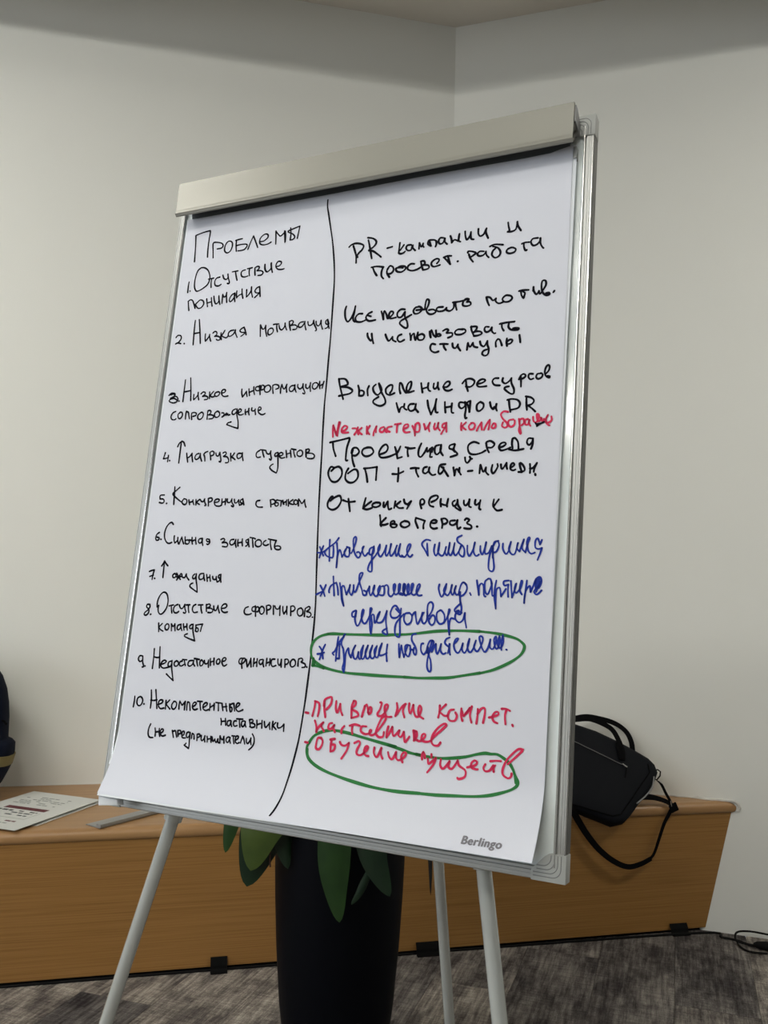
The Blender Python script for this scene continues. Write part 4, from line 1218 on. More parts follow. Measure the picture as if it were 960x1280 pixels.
4055,3049 4004,3020 4009,2966 4056,2961* 4063,3043* 4050,2947 4073,2866 4106,2843 4144,2924 4176,3061 4154,3053 4147,2965 4185,2885 4230,2894 4273,2997 4296,3079* 4272,3092 4277,2957 4291,2809 4312,2743* 4315,2877 4297,2985 4333,3000 4358,2893 4402,2989 4419,3044* 4387,2988 4387,2908 4447,2904 4487,2952 4522,3061* 4519,2927 4557,2755* 4535,2748 4481,2778 4501,2806 4543,2828
4653,3093 4693,3055 4717,3029 4677,2981 4604,2977 4576,3037 4606,3118 4649,3136 4689,3095 4730,3043
4728,3103 4725,2936 4738,2778 4728,2724 4675,2748 4660,2840 4682,2921 4762,3018 4775,3031
4846,3048 4790,3032 4782,2952 4830,2895 4885,2930 4893,3010 4853,3051
4893,3010 4919,3051 4939,3065* 4953,2986 4980,2908 5024,2989 5040,3062
5061,3063 5031,2989 5065,2919 5105,2953 5112,3052* 5107,3019
5136,3020 5173,3087 5184,3167 5150,3205 5110,3164 5112,3045 5150,2929 5194,2905 5225,2958 5213,3023 5178,3028 5146,2981
5285,3098 5245,3064 5252,2973 5298,2923 5352,2951 5352,3042 5306,3099 5285,3098
5353,2938 5390,3005 5424,3110 5410,3116* 5402,3031 5418,2902 5440,2790* 5430,2929 5446,3001 5495,2996
5592,3078 5536,3095 5504,3055 5508,2997 5560,2954 5612,2989 5633,3080* 5638,3003 5666,2891
5549,3109 5515,3101 5566,3058
@blue4 b 2.5
3630,2564 3599,2494 3559,2355
3539,2532 3584,2480 3612,2372
3519,2428 3581,2438 3626,2455
3822,2677 3814,2527 3814,2351
3926,2723 3838,2596 3788,2485 3752,2456 3778,2430
3829,2386 3863,2388* 3854,2516 3855,2584
3912,2709 3875,2612 3897,2545* 3917,2506 3940,2359 3926,2264 3954,2213* 3956,2347 3959,2468 3991,2537 4005,2471 4041,2412* 4063,2501 4094,2577* 4063,2501 4087,2409 4126,2404 4148,2493* 4154,2426 4193,2409 4214,2583* 4185,2495 4200,2416 4238,2418 4282,2587* 4253,2499 4275,2420 4312,2429 4349,2591* 4320,2503 4341,2431 4386,2434 4416,2588* 4385,2520 4407,2448 4444,2451 4487,2625* 4457,2551 4464,2472 4516,2475 4572,2505
4569,2617 4564,2504 4581,2397
4736,2633 4743,2554 4758,2461* 4764,2555 4774,2615* 4794,2544 4823,2467* 4845,2547 4867,2627* 4832,2612 4840,2521 4886,2478 4909,2551 4899,2622* 4867,2627
4903,2576 4944,2566
4970,2776 4921,2761 4916,2695 4968,2619 4995,2556 4984,2503 4953,2540 4956,2593
5086,2658 5058,2650 5057,2572 5097,2517 5130,2551 5153,2617
5217,2698 5175,2696 5140,2603 5159,2540 5204,2594 5232,2686 5209,2704* 5167,2527 5158,2372 5191,2304 5217,2325 5201,2452 5176,2502 5153,2617* 5145,2539
5214,2556 5237,2622 5262,2662* 5267,2585 5292,2535 5321,2614 5334,2666* 5330,2588 5368,2539 5409,2555
5449,2756 5403,2734 5386,2681 5444,2633
5449,2672 5453,2608 5468,2535
5436,2556 5455,2672
5510,2676 5549,2716 5567,2749 5533,2741 5510,2676 5529,2600 5573,2564 5610,2617 5632,2689* 5624,2618 5661,2570 5697,2635 5717,2751* 5695,2673 5713,2598 5748,2587 5784,2653 5805,2736* 5784,2653 5827,2599 5865,2645 5898,2748 5882,2791 5849,2783 5867,2708 5899,2634 5934,2599 5971,2651 5997,2759* 5996,2665 6037,2642 6072,2732 6068,2801 6044,2755 6070,2657 6102,2658 6123,2760 6113,2809* 6093,2708 6135,2660 6170,2737 6159,2818* 6144,2723 6149,2636
6210,2646 6218,2644
@green1 g 3.6
3662,2710 3532,2669 3438,2588 3412,2490 3437,2382 3524,2305 3672,2247 3955,2206 4259,2201 4555,2202 4844,2209
3457,2267 3529,2265 3641,2245
3463,2363 3457,2267
3490,2331 3480,2275
3662,2710 3748,2717 3903,2719 4208,2727 4507,2739 4740,2758
4740,2755 4941,2777 5222,2822 5430,2841 5635,2851 5851,2853
4844,2209 5058,2211 5267,2226 5459,2243 5673,2287 5885,2333
5851,2853 6025,2843 6171,2825 6329,2789 6409,2744 6443,2697 6422,2621 6355,2549 6231,2468 6053,2382 5885,2330
@red2 r 2.9
3423,1630 3466,1627
3558,1788 3552,1701 3532,1595
3549,1794 3614,1773 3629,1707 3615,1597
3704,1807 3706,1714 3734,1597
3696,1740 3703,1820 3760,1858 3806,1862 3800,1775 3739,1697
3880,1821 3882,1729 3911,1672 3944,1787* 3957,1709 3989,1646
4143,1843 4121,1763 4128,1620
4143,1843 4174,1839 4171,1793 4124,1737 4202,1704 4228,1661 4179,1637 4128,1622
4313,1792 4281,1653
4313,1785 4340,1814 4361,1750 4381,1694
4376,1752 4387,1785 4410,1774 4411,1722 4388,1695 4364,1718
4535,1856 4557,1851 4536,1766 4505,1705 4529,1681 4586,1699 4648,1807 4638,1839 4604,1816 4611,1740 4645,1685 4710,1687
4773,1869 4786,1793 4766,1702
4779,1716 4848,1824 4899,1867
4889,1853 4867,1775 4894,1699
4950,1877 4949,1807 4975,1753 5008,1863* 5022,1776 5055,1722 5096,1732 5124,1822 5099,1865 5082,1819 5095,1744 5161,1702
5375,1888 5374,1806 5362,1737
5456,1907 5405,1853 5374,1813* 5439,1768 5493,1770
5568,1854 5515,1837 5493,1767 5524,1714 5591,1720 5614,1778 5591,1819
5668,1875 5667,1795 5691,1726
5676,1845 5701,1786 5731,1825 5780,1891* 5751,1833 5707,1792
5805,1912 5786,1805 5812,1716
5886,1888 5885,1802 5878,1710
5884,1826 5926,1891 5971,1907 5981,1847 5965,1726
6036,1797 6100,1815 6157,1844 6149,1874 6110,1865 6081,1807 6104,1755 6150,1738
6195,1917 6255,1919 6304,1900
6256,1907 6241,1834 6253,1736
6341,1737 6349,1723
@red2b r 2.9
3578,1537 3609,1467 3617,1389* 3635,1443 3711,1523* 3686,1474 3731,1413
3849,1529 3805,1512 3795,1458 3835,1449 3882,1506* 3871,1465 3899,1416
4034,1507 4000,1464 3998,1412
4111,1517 4188,1541 4263,1531
4154,1511 4151,1466 4163,1418
4360,1531 4294,1525 4285,1466 4347,1433 4418,1453 4437,1493 4415,1485 4420,1434 4478,1439 4557,1530 4633,1652 4616,1683 4575,1660 4526,1553 4505,1461 4553,1415 4610,1427 4619,1485
4677,1561 4662,1489 4661,1419* 4705,1493 4735,1560* 4741,1497 4766,1449 4838,1525* 4829,1467 4866,1446 4903,1512* 4917,1426 4934,1390 4985,1464
5034,1544 5046,1488 5051,1420* 5088,1480 5084,1536* 5048,1545
5057,1527 5072,1429
5092,1431 5135,1422 5200,1479 5197,1516 5163,1506 5153,1449 5197,1422 5272,1436 5348,1518 5462,1628 5480,1661 5446,1666 5369,1607 5307,1514 5292,1438 5323,1392 5385,1392 5416,1432
@red3 r 2.9
3458,1241 3499,1238
3703,1318 3649,1313 3633,1245 3633,1180 3680,1169 3714,1214 3727,1281 3695,1320
3863,1321 3856,1242 3858,1158* 3908,1183 3917,1248 3871,1250
3841,1312 3908,1328
3988,1294 4021,1259 4074,1258 4123,1295* 4102,1203 4033,1086
4204,1303 4268,1335 4286,1299 4249,1218 4254,1168 4314,1161 4395,1233 4406,1279 4370,1269 4354,1204 4387,1163 4424,1160
4501,1276 4500,1206 4548,1161 4602,1280* 4601,1204 4628,1151
4701,1239 4724,1178 4770,1160 4815,1251* 4821,1181 4859,1154 4926,1192 4957,1250 4921,1257 4890,1204 4914,1136
5183,1201 5179,1255 5193,1292* 5213,1259 5220,1221
5260,1217 5273,1157 5305,1176 5369,1237* 5341,1157 5267,1050
5306,1276 5309,1238
5437,1229 5435,1153 5480,1120 5556,1219* 5544,1150 5596,1133 5663,1238* 5684,1180 5770,1130 5769,1055 5699,1020 5677,1030
5792,1170 5888,1203 5918,1244 5884,1263 5845,1228 5849,1176 5907,1160 5931,1163
6024,1233 6003,1186 6029,1152 6085,1166 6129,1230
6086,1277 6157,1289 6221,1292
6153,1233 6131,1200 6137,1157
6310,1265 6481,1438 6472,1459 6418,1446 6314,1339 6257,1229 6254,1141 6320,1101 6357,1123 6363,1161
@green2 g 3.6
3518,1236 3571,1318 3643,1371 3746,1414 3867,1436 3973,1433 4125,1418 4277,1394 4500,1359 4806,1314
3518,1236 3493,1179 3498,1113 3537,1039 3602,982
3504,1153 3527,1058 3632,972 3819,905 4058,854 4289,818 4515,791 4732,779 4943,779 5215,793
4683,1331 4865,1295 5008,1263 5148,1250
5093,1254 5266,1241 5437,1241 5603,1262 5767,1295 5896,1336 6008,1363 6089,1362 6185,1362 6317,1288 6376,1213 6411,1137 6447,1076 6437,1024 6372,973 6253,923 6102,876 5915,842 5659,819 5413,799 5161,791
6411,1137 6425,1059"""
LAB = {'head': 'large black handwritten heading at the top left', 'divider': 'thin black pen line down the middle of the sheet',
       'green1': 'green loop round the lowest blue line', 'green2': 'green loop round the lowest red line', 'red_fix': 'black correction stroke on the red line'}
LOFF = {'k': 0.00035, 'g': 0.00045, 'b': 0.00055, 'r': 0.00065}
def ribbon(m, pts, w, off):
    """pts: (u, v, width scale) samples -> flat ribbon with round ends lying on the sheet"""
    def P(u, v): return B(u, v, dfun(u, v) + off)
    n = len(pts); L = []
    for i, p in enumerate(pts):
        a = pts[max(i - 1, 0)]; b = pts[min(i + 1, n - 1)]
        t = Vector((b[0] - a[0], b[1] - a[1]))
        if t.length < 1e-7: t = Vector((1, 0))
        t.normalize(); L.append(t)
    vs = []; fs = []
    for p, t in zip(pts, L):
        h = w * p[2] / 2; vs += [P(p[0] - t.y * h, p[1] + t.x * h), P(p[0] + t.y * h, p[1] - t.x * h)]
    fs = [(2 * i, 2 * i + 1, 2 * i + 3, 2 * i + 2) for i in range(n - 1)]
    m.add(vs, fs)
def disc(m, p, w, off, k=8):
    h = w * p[2] / 2
    m.add([B(p[0] + math.cos(2 * math.pi * i / k) * h, p[1] + math.sin(2 * math.pi * i / k) * h, dfun(p[0], p[1]) + off) for i in range(k)], [tuple(range(k))])
def spline(ps, step=0.0012):
    if len(ps) < 3: return list(ps)
    out = []
    for i in range(len(ps) - 1):
        p0, p1, p2, p3 = ps[max(i - 1, 0)], ps[i], ps[i + 1], ps[min(i + 2, len(ps) - 1)]
        n = max(2, min(6, int((p2 - p1).length / step)))
        for k in range(n):
            t = k / n
            out.append(0.5 * ((2 * p1) + (p2 - p0) * t + (2 * p0 - 5 * p1 + 4 * p2 - p3) * t * t + (3 * p1 - p0 - 3 * p2 + p3) * t ** 3))
    out.append(ps[-1]); return out
rnd = random.Random(3)
def flush(name, colr, strokes, wid, off):
    words_ = []
    for st in sorted(strokes, key=lambda q: min(p[0] for g in q for p in g)):
        lo = min(p[0] for g in st for p in g); hi = max(p[0] for g in st for p in g)
        if words_ and lo - words_[-1][1] < (0.0085 if wid < 2.5 else 0.014): words_[-1][0].append(st); words_[-1][1] = max(hi, words_[-1][1])
        else: words_.append([[st], hi])
    for w_, _ in words_:
        mb = MB()
        for st in w_:
            for pp in st: ribbon(mb, pp, wid, off); disc(mb, pp[0], wid, off); disc(mb, pp[-1], wid, off)
        flush_word(name, colr, mb)
def flush_word(name, colr, mb):
    o = mb.build('handwriting' if name[:5] != 'green' and name != 'divider' else ('pen_line' if name == 'divider' else 'pen_loop'), M_ink[colr], top)
    lab = LAB.get(name)
    if not lab and colr != 'k': lab = {'b': 'line of blue handwriting', 'r': 'line of red handwriting'}[colr]
    if lab: tag(o, lab)
cur = None
for line in INK.strip().split('\n'):
    if line[0] == '@':
        if cur: flush(*cur)
        nme, colr, wpx = line[1:].split()
        # black line over the red one
        wid = float(wpx); cur = [nme, 'k' if nme == 'red_fix' else colr, [], wid, LOFF['r'] + 0.0001 if nme == 'red_fix' else LOFF[colr]]
        continue
    segs = [[]]
    for tk in line.split():
        st = tk.endswith('*'); a, b = tk.rstrip('*').split(',')
        p = Vector((float(a) / 1e4, float(b) / 1e4)); segs[-1].append(p)
        if st: segs.append([p])
    stroke = []
    for sg in segs:
        if len(sg) < 2: continue
        wz = wid * (1.40 - 0.52 * sg[0].x) / 1100      # pen width: pixels to metres at that distance
        sm = spline(sg); ph = rnd.uniform(0, 6)
        pp = [(p.x, p.y, wz / wid + 0.13 * wz / wid * math.sin(ph + k * 0.35)) for k, p in enumerate(sm)]
        stroke.append(pp)
    if stroke: cur[2].append(stroke)
flush(*cur)
# printed maker's word at the foot of the sheet
tc_ = bpy.data.curves.new('lettering', 'FONT'); tc_.body = 'Berlingo'; tc_.size = 1.0; tc_.shear = 0.10; tc_.space_character = 1.10
to_ = bpy.data.objects.new('lettering', tc_); COL.objects.link(to_)
bpy.context.view_layer.update()
me_ = bpy.data.meshes.new_from_object(to_.evaluated_get(bpy.context.evaluated_depsgraph_get()))
xs = [v.co.x for v in me_.vertices]; x0, x1 = min(xs), max(xs)
m = MB(); sc = 0.0502 / (x1 - x0)
for k, (ox, oy) in enumerate(((0, 0), (.0007, 0), (-.0007, 0), (0, .0004), (0, -.0004))):      # heavy letters
    def L(v): a = 0.5892 + (v.co.x - x0) * sc * 0.975 + ox; c = 0.0325 + 0.0012 * (v.co.x - x0) / (x1 - x0) + v.co.y * sc * 0.86 + oy; return B(a, c, dfun(a, c) + 0.0004 + k * 0.00001)
    m.add([L(v) for v in me_.vertices], [tuple(p.vertices) for p in me_.polygons])
m.build('printed_word', M_logo, top)
bpy.data.objects.remove(to_); bpy.data.meshes.remove(me_); bpy.data.curves.remove(tc_)

# ---------------------------------------------------------------- planter with its drooping leaves
PX, PY = -0.095, 2.40
plant = thing('potted_plant', (PX, PY, 0), 'tall black planter with drooping green leaves behind the flip chart', 'plant')
def lathe(cx, cy, prof, n=48):
    return [[Vector((cx + math.cos(2 * math.pi * k / n) * r, cy + math.sin(2 * math.pi * k / n) * r, z)) for k in range(n)] for r, z in prof]
m = MB(); m.rings(lathe(PX, PY, [(0.112, 0), (0.120, 0.006), (0.136, 0.09), (0.150, 0.20), (0.161, 0.335), (0.168, 0.46), (0.171, 0.54), (0.173, 0.68), (0.173, 0.745), (0.170, 0.75), (0.160, 0.75), (0.156, 0.745), (0.155, 0.70)]))
m.build('pot', M_pot, plant, smooth=True)
m = MB(); m.rings(lathe(PX, PY, [(0.153, 0.69), (0.153, 0.712), (0.08, 0.720), (0.01, 0.722)])); m.build('soil', M_soil, plant, smooth=True)
def leaf(pts, wid, side, m_, fold=0.18, stem=None):
    """blade along pts (world); wid = widest width; side = direction across the blade"""
    P = smooth_path(pts, 7); n = len(P); rows = []; side = Vector(side).normalized()
    for i, p in enumerate(P):
        t = i / (n - 1)
        tan = (P[min(i + 1, n - 1)] - P[max(i - 1, 0)]).normalized()
        s_ = (side - tan * side.dot(tan)).normalized(); nn = s_.cross(tan)
        w = wid * 0.5 * max(0.02, (math.sin(math.pi * min(1, t ** 0.82)) ** 0.72) if t < 1 else 0.02)
        row = []
        for a in (-1, -0.55, 0, 0.55, 1):
            row.append(p + s_ * (a * w) + nn * (fold * w * abs(a) + 0.02 * w * math.sin(9 * t + a * 2)))
        rows.append(row)
    vs = [q for r in rows for q in r]; fs = []
    for j in range(n - 1):
        for i in range(4): a = j * 5 + i; fs.append((a, a + 1, a + 6, a + 5))
    K = len(vs); nn = Vector((0, 0.0008, 0))
    vs2 = [q + nn for q in vs]; fs2 = [tuple(K + i for i in reversed(f)) for f in fs]
    rim = []
    for j in range(n - 1):
        for c in (0, 4): a = j * 5 + c; rim.append((a, a + 5, K + a + 5, K + a))
    m = MB(); m.add(vs + vs2, fs + fs2 + rim); o = m.build('leaf', m_, plant, smooth=True, ang=70)
    if stem: m = MB(); m.tube(smooth_path(stem, 6), 0.0025, 6); m.build('stem', M_stem, o, smooth=True)
    return o
rim0 = lambda a: Vector((PX + math.cos(a) * 0.10, PY + math.sin(a) * 0.10, 0.715))
XS = (1, 0, 0)
leaf([(-0.330, 2.27, 0.80), (-0.350, 2.255, 0.74), (-0.3645, 2.25, 0.67), (-0.375, 2.25, 0.612)], 0.043, XS, M_leaf, stem=[rim0(3.4), (-0.24, 2.32, 0.84), (-0.30, 2.28, 0.84), (-0.330, 2.27, 0.80)])
leaf([(-0.262, 2.25, 0.800), (-0.275, 2.24, 0.72), (-0.292, 2.235, 0.66), (-0.309, 2.24, 0.573)], 0.118, (1, -.15, .1), M_leaf_l, 0.12, stem=[rim0(3.6), (-0.20, 2.30, 0.84), (-0.24, 2.27, 0.845), (-0.262, 2.25, 0.80)])
leaf([(-0.250, 2.28, 0.780), (-0.272, 2.265, 0.70), (-0.296, 2.26, 0.62), (-0.320, 2.26, 0.528)], 0.118, (1, .1, 0), M_leaf_d, 0.12, stem=[rim0(3.3), (-0.21, 2.33, 0.82), (-0.235, 2.30, 0.82), (-0.250, 2.28, 0.78)])
leaf([(-0.205, 2.29, 0.770), (-0.226, 2.275, 0.71), (-0.236, 2.265, 0.65), (-0.219, 2.26, 0.573)], 0.062, (1, 0.2, 0), M_leaf_d, 0.2)
m = MB(); m.tube([(-0.262, 2.25, 0.64), (-0.264, 2.25, 0.60), (-0.262, 2.25, 0.580)], 0.0022, 6); m.build('stem', mat('dry_stem', (0.05, 0.02, 0.012), 0.7), plant, smooth=True)
leaf([(-0.090, 2.23, 0.820), (-0.098, 2.195, 0.74), (-0.1015, 2.190, 0.63), (-0.096, 2.190, 0.55), (-0.084, 2.192, 0.472)], 0.082, (1, 0, 0), M_leaf, 0.15, stem=[rim0(4.7), (-0.09, 2.29, 0.82), (-0.09, 2.26, 0.84), (-0.090, 2.23, 0.82)])
leaf([(-0.030, 2.23, 0.790), (-0.022, 2.205, 0.70), (-0.002, 2.20, 0.61), (0.036, 2.20, 0.533)], 0.075, (1, 0, .35), M_leaf_d, 0.25)
leaf([(-0.010, 2.212, 0.600), (-0.025, 2.205, 0.565), (-0.040, 2.20, 0.535), (-0.057, 2.195, 0.513)], 0.020, (.6, 0, -.8), M_leaf_d, 0.3)
leaf([(0.080, 2.28, 0.780), (0.118, 2.25, 0.72), (0.134, 2.25, 0.62), (0.138, 2.25, 0.520)], 0.014, (1, 0, 0), mat('leaf_withered', (0.006, 0.006, 0.005), 0.8), 0.3)
for k, (a, hgt, out, w) in enumerate(((0.4, 1.12, 0.16, .08), (1.3, 1.18, 0.15, .09), (2.2, 1.15, 0.18, .08), (3.0, 1.08, 0.18, .09), (3.9, 1.14, 0.16, .08), (4.9, 1.10, 0.12, .08), (5.6, 1.16, 0.16, .085), (0.9, 1.0, 0.22, .08), (2.7, 0.98, 0.24, .08), (5.2, 0.96, 0.14, .07))):
    ca, sa = math.cos(a), math.sin(a); r0_ = rim0(a)
    leaf([r0_ + Vector((ca * out * .3, sa * out * .3, 0.12)), r0_ + Vector((ca * out * .6, sa * out * .6, (hgt - .715) * .75)), r0_ + Vector((ca * out, sa * out, hgt - .715)), r0_ + Vector((ca * out * 1.45, sa * out * 1.3, hgt - .76))], w,
         (-sa, ca, 0), (M_leaf, M_leaf_d, M_leaf)[k % 3], 0.2, stem=[r0_ - Vector((0, 0, .01)), r0_ + Vector((ca * .01, sa * .01, .06)), r0_ + Vector((ca * out * .3, sa * out * .3, 0.12))])

# ---------------------------------------------------------------- black bag on the right of the bench
LEAN = rad(34); BGN = BN * math.cos(LEAN) + Vector((0, 0, math.sin(LEAN)))
BGP = BN * -2.922 + Vector((0, 0, 0.44))
def bagpt(px, py, off=0.0):      # photograph-plane trace put on the leaning bag's own plane
    d = (ax * ((px - 480) / 1100) - ay * ((py - 640) / 1100) - az); s_ = (BGP + BGN * off - CAM).dot(BGN) / d.dot(BGN)
    return CAM + d * s_
bag = thing('shoulder_bag', (0.78, 3.33, HB), 'black fabric briefcase bag leaning on the right wall, strap hanging over the bench', 'bag')
ol = [(668, 893), (690, 895), (712, 901), (745, 912), (775, 926), (797, 938), (812, 947), (820, 955), (824, 965), (820, 977), (813, 989), (800, 1004), (791, 1017), (783, 1026), (770, 1029), (748, 1020), (726, 1012), (705, 1007), (670, 1004), (650, 999), (645, 985), (655, 930)]
front = [bagpt(x, y) for x, y in ol]; cen = sum(front, Vector()) / len(front)
TK = 0.056
m = MB(); rs = []
for f_, dpt in ((0.0, 0.004), (0.55, 0.003), (0.90, 0.000), (0.985, -0.006), (1.0, -0.018), (1.0, -TK + 0.018), (0.985, -TK + 0.006), (0.90, -TK), (0.5, -TK), (0.0, -TK)):
    rs.append([cen + (p - cen) * max(f_, 0.01) + BGN * dpt for p in front])
m.rings(rs); body = m.build('body', M_bag, bag, smooth=True, ang=60)
def bribbon(pts, w, name, m_, parent, t=0.0022, nrm=BGN):
    P = smooth_path(pts, 8); n = len(P); rs = []
    for i, p in enumerate(P):
        tan = (P[min(i + 1, n - 1)] - P[max(i - 1, 0)]).normalized(); s_ = nrm.cross(tan).normalized()
        wi = w[0] + (w[1] - w[0]) * i / (n - 1) if isinstance(w, tuple) else w
        nn = tan.cross(s_)
        rs.append([p - s_ * wi / 2 - nn * t / 2, p + s_ * wi / 2 - nn * t / 2, p + s_ * wi / 2 + nn * t / 2, p - s_ * wi / 2 + nn * t / 2])
    m = MB(); m.rings(rs); return m.build(name, m_, parent, smooth=True, ang=50)
# piped seams, zip, pull
m = MB(); m.tube([bagpt(x, y, 0.002) for x, y in ((707, 1003), (726, 1008), (745, 1014), (766, 1020), (776, 1018), (788, 1001), (800, 983), (812, 966), (810, 955))], 0.0022, 6); m.build('piping', M_strap, bag, smooth=True)
m = MB(); m.tube(smooth_path([bagpt(x, y, 0.0075) for x, y in ((680, 922), (712, 925), (733, 934), (760, 947), (772, 953), (783, 957.5))], 4), 0.0016, 6); m.build('zipper', M_zip, bag, smooth=True)
m = MB(); m.tube([bagpt(x, y, 0.009) for x, y in ((778, 955), (782, 958), (784, 959))], 0.0032, 8); zs = m.build('zip_pull', M_chrome, bag, smooth=True)
m = MB(); m.tube([bagpt(x, y, 0.008) for x, y in ((783.5, 959), (782.5, 966), (781.5, 972))], 0.0022, 6); m.build('pull_tab', M_strap, zs, smooth=True)
m = MB(); m.tube(smooth_path([bagpt(x, y, 0.0035) for x, y in ((817.5, 971), (815.5, 983), (808.5, 993.5), (796, 1004.5))], 5), 0.0032, 6); m.build('side_zip', M_zip, bag, smooth=True)
# handles: two webbing loops above the top edge
bribbon([bagpt(x, y, o) for x, y, o in ((700, 905, -.01), (703, 900, -.006), (716, 899.5, -0.004), (735, 898.5, -0.004), (751, 903.5, -0.004), (765, 912, -.004), (773.5, 926, -.002), (778, 940, 0.004), (778, 950, 0.007))], 0.021, 'handle', M_strap, bag)
bribbon([bagpt(x, y, o) for x, y, o in ((700, 914, -.05), (708, 902, -.048), (730, 896, -.046), (748, 898, -0.046), (768, 904, -.046), (782, 914, -.046), (789, 927, -.048), (791, 942, -.05))], 0.021, 'handle', M_strap, bag)
m = MB(); m.tube([bagpt(x, y, 0.0075) for x, y in ((772, 928), (775, 940), (777, 950))], 0.010, 10, flat=0.35, up=tuple(BGN)); m.build('handle_patch', M_strap, bag, smooth=True)
# shoulder strap: from the far end, over the nosing, down and up to the buckle and the ring
hang = lambda x, y, off=0.02: (lambda d: CAM + d * ((BN * (-3.0015 + off) - CAM).dot(BN) / d.dot(BN)))(ax * ((x - 480) / 1100) - ay * ((y - 640) / 1100) - az)
st_a = [bagpt(700, 990, -.02), hang(714, 1010, .035), hang(723, 1026, .028), hang(735, 1045, .022), hang(750, 1063, .018), hang(768, 1077, .016), hang(785, 1083.5, .015), hang(801, 1080, .015), hang(814, 1073, .016)]
bribbon(st_a, (0.029, 0.015), 'strap', M_strap, bag, nrm=Vector((0.25, -0.93, 0.25)))
st_b = [hang(812, 1074.5, .018), hang(818, 1066, .018), hang(824, 1048, .019), hang(830, 1030, .020), hang(836, 1018, .022), hang(840, 1010, .022)]
bribbon(st_b, (0.009, 0.016), 'strap', M_strap, bag, nrm=Vector((0.35, -0.93, 0.1)))
bribbon([hang(842, 1012, .022), hang(838, 1002, .016), hang(832, 991, .004), hang(827, 981, -.01), bagpt(822, 976, -.03)], (0.011, 0.010), 'strap', M_strap, bag, nrm=Vector((0.25, -0.93, 0.25)))
bribbon([hang(842, 1008, .024), hang(833, 1002, .012), hang(820, 997.5, .004), hang(808, 996, .002), bagpt(800, 996, -.02)], (0.017, 0.026), 'strap', M_strap, bag, nrm=Vector((0.1, -0.7, 0.7)))
m = MB(); m.box(hang(842, 1009.5, .025), (0.015, 0.004, 0.006), (0.0, 0.004, 0.0), (-0.006, 0.0, 0.014)); m.build('buckle', M_strap, bag, bevel=0.002)
m = MB(); m.tube([hang(838.5, 1001, .026), hang(839.5, 1008, .027)], 0.0022, 6); m.build('buckle_pin', M_chrome, bag, smooth=True)
m = MB(); m.tube([bagpt(x, y, -.02) for x, y in ((818, 963), (822, 962), (825.5, 964.5), (825, 970), (821, 975), (817.5, 973))], 0.0026, 7, closed=True); m.build('ring', M_strap, bag, smooth=True)
m = MB(); m.tube([bagpt(x, y, -.015) for x, y in ((818, 969), (819, 971.5))], 0.003, 8); m.build('rivet', M_chrome, bag, smooth=True)

# ---------------------------------------------------------------- navy backpack at the left edge
BPX, BPY = -1.53, 3.17
bp = thing('backpack', (BPX, BPY, HB), 'dark navy backpack with a tan band on the left end of the bench', 'backpack')
def ring_at(z, rx, ry, n=40, ex=2.6, tilt=0.0, off=0.0):
    out = []
    for k in range(n):
        a = 2 * math.pi * k / n; c, s_ = math.cos(a), math.sin(a)
        f = (abs(c) ** ex + abs(s_) ** ex) ** (-1 / ex); x = c * f * (rx + off); y = s_ * f * (ry + off)
        out.append(Vector((BPX + x, BPY + y, z + tilt * x)))
    return out
sec = [(HB + 0.001, .115, .06), (HB + 0.008, .140, .075), (0.52, .172, .088), (0.55, .196, .095), (0.585, .214, .10), (0.615, .2285, .102), (0.66, .2365, .104), (0.690, .2365, .104), (0.700, .226, .102),
       (0.706, .2105, .10), (0.74, .2105, .098), (0.78, .2105, .096), (0.83, .207, .093), (0.88, .198, .089), (0.925, .180, .083), (0.965, .150, .074), (0.99, .115, .062), (1.003, .07, .045), (1.008, .02, .02)]
m = MB(); m.rings([ring_at(z, a, b) for z, a, b in sec]); m.build('body', M_navy, bp, smooth=True, ang=60)
m = MB(); m.rings([ring_at(z, a, b, tilt=-0.16, off=o) for z, a, b, o in ((0.652, .222, .100, 0.002), (0.652, .2250, .102, 0.005), (0.688, .2345, .104, 0.005), (0.688, .232, .102, 0.002))], cap=False, closed=True)
m.build('tan_band', M_tan, bp, smooth=True, ang=50)
m = MB(); m.tube([(BPX + .205, BPY - .03, .775), (BPX + .217, BPY - .035, .772), (BPX + .226, BPY - .04, .764)], [.003, .004, .0045], 8); m.build('zip_pull', M_strap, bp, smooth=True)
m = MB(); m.tube(smooth_path([(BPX - .05, BPY + .05, .995), (BPX - .05, BPY + .05, 1.04), (BPX, BPY + .05, 1.055), (BPX + .05, BPY + .05, 1.04), (BPX + .05, BPY + .05, .995)], 5), 0.007, 8); m.build('grab_handle', M_strap, bp, smooth=True)

# ---------------------------------------------------------------- leaflets on the bench
E1 = Vector((0.342, 0.94, 0)).normalized(); E2 = Vector((-0.92, 0.39, 0)); E2 = (E2 - E1 * E2.dot(E1)).normalized()
LP = Vector((-1.122, 2.798, HB))
def flat(name, p, a, b, z, t, m_, parent, wav=0.0):
    m = MB(); n = 12; top_, bot_ = [], []
    for j in range(n + 1):
        for i in range(n + 1):
            q = p + a * (i / n) + b * (j / n); w = wav * (math.sin(i * 0.5) * math.sin(j * 0.45 + .4)) ** 2
            top_.append(Vector((q.x, q.y, z + t + w))); bot_.append(Vector((q.x, q.y, z + w)))
    k = n + 1; K = k * k; fs = []
    for j in range(n):
        for i in range(n): c = j * k + i; fs += [(c, c + 1, c + k + 1, c + k), (K + c, K + c + k, K + c + k + 1, K + c + 1)]
    for i in range(n):
        for (c, d) in ((i, i + 1), (n * k + i, n * k + i + 1), (i * k, i * k + k), (i * k + n, i * k + k + n)): fs.append((c, d, K + d, K + c))
    m.add(top_ + bot_, fs); return m.build(name, m_, parent, smooth=True)
under = flat('leaflet', LP + E1 * 0.090 + E2 * -0.006, E1 * 0.337, E2 * 0.22, HB + 0.0004, 0.0008, M_sheet, None, 0.006)
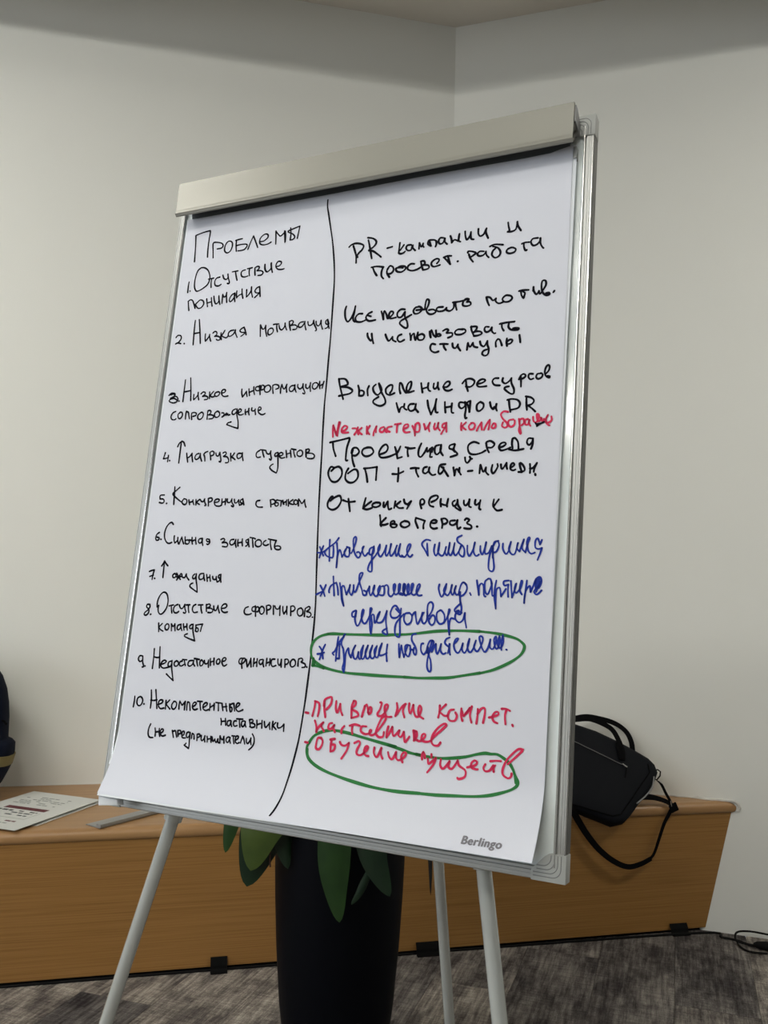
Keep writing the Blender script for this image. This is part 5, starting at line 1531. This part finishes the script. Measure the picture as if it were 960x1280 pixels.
tag(under, 'blank corner of a white sheet under the printed poster on the bench', 'leaflet')
poster = flat('poster', LP, E1 * 0.42, E2 * 0.297, HB + 0.0085, 0.0008, M_sheet, None, 0.0)
tag(poster, 'white printed poster with a maroon banner lying on the left end of the bench', 'poster')
ZP = HB + 0.0096
def pr(name, a0, b0, a1, b1, m_, skew=0.0):
    m = MB(); q = [LP + E1 * a0 + E2 * b0, LP + E1 * a0 + E2 * b1, LP + E1 * (a1) + E2 * b1, LP + E1 * a1 + E2 * b0]
    m.prism([Vector((p.x, p.y, ZP - .0002)) for p in q], [Vector((p.x, p.y, ZP)) for p in q]); return m
pr('banner', .203, .064, .232, .235, M_maroon).build('banner', M_maroon, poster)
rr = random.Random(5)
def words(a, h, b_hi, b_lo, m_, name, dens=0.8):
    m = MB(); b = b_hi
    while b > b_lo:
        w = rr.uniform(0.010, 0.028)
        if rr.random() < dens: 
            q = pr('', a, max(b - w, b_lo), a + h, b, m_); m.add(q.v, q.f)
        b -= w + rr.uniform(0.003, 0.006)
    tag(m.build(name, m_, poster), kind='stuff')
for k, a in enumerate((0.268, 0.285, 0.302, 0.319, 0.336, 0.353)): words(a, 0.0065, 0.255 - 0.01 * (k % 2), 0.078, M_greyprint, 'printed_line')
words(0.176, 0.013, 0.260, 0.175, M_print, 'printed_line', 1.0)
words(0.180, 0.009, 0.150, 0.075, M_print, 'printed_line')
words(0.160, 0.009, 0.165, 0.080, M_print, 'printed_line')
words(0.136, 0.009, 0.170, 0.082, M_print, 'printed_line')
words(0.072, 0.010, 0.160, 0.068, M_maroon, 'printed_line', .7)
words(0.050, 0.006, 0.180, 0.070, M_greyprint, 'printed_line', .7)
for a0, b0, a1, b1 in ((.108, .062, .110, .175), (.108, .062, .185, .0635)): pr('', a0, b0, a1, b1, M_greyprint).build('printed_rule', M_greyprint, poster)

# ---------------------------------------------------------------- loose aluminium channel on the bench
ch_o = Vector((-0.905, 2.886, HB)); cd = Vector((0.150, 0.215, 0)).normalized(); cs = Vector((cd.y, -cd.x, 0)); LCH = 0.50
def chp(w, z, s_): return ch_o + cs * w + Vector((0, 0, z + .0006)) + cd * s_
prf = [(-0.042, 0.0), (0.030, 0.0), (0.030, 0.0035), (0.034, 0.0035), (0.034, 0.013), (0.012, 0.013), (0.012, 0.0035), (-0.036, 0.0035), (-0.042, 0.0015)]
m = MB(); m.rings([[chp(w, z, 0) for w, z in prf], [chp(w, z, LCH) for w, z in prf]]); chn = m.build('metal_channel', M_alu_d, None, bevel=0.0004, seg=1)
tag(chn, 'loose grey aluminium channel lying on the bench under the left corner of the flip chart', 'metal strip')
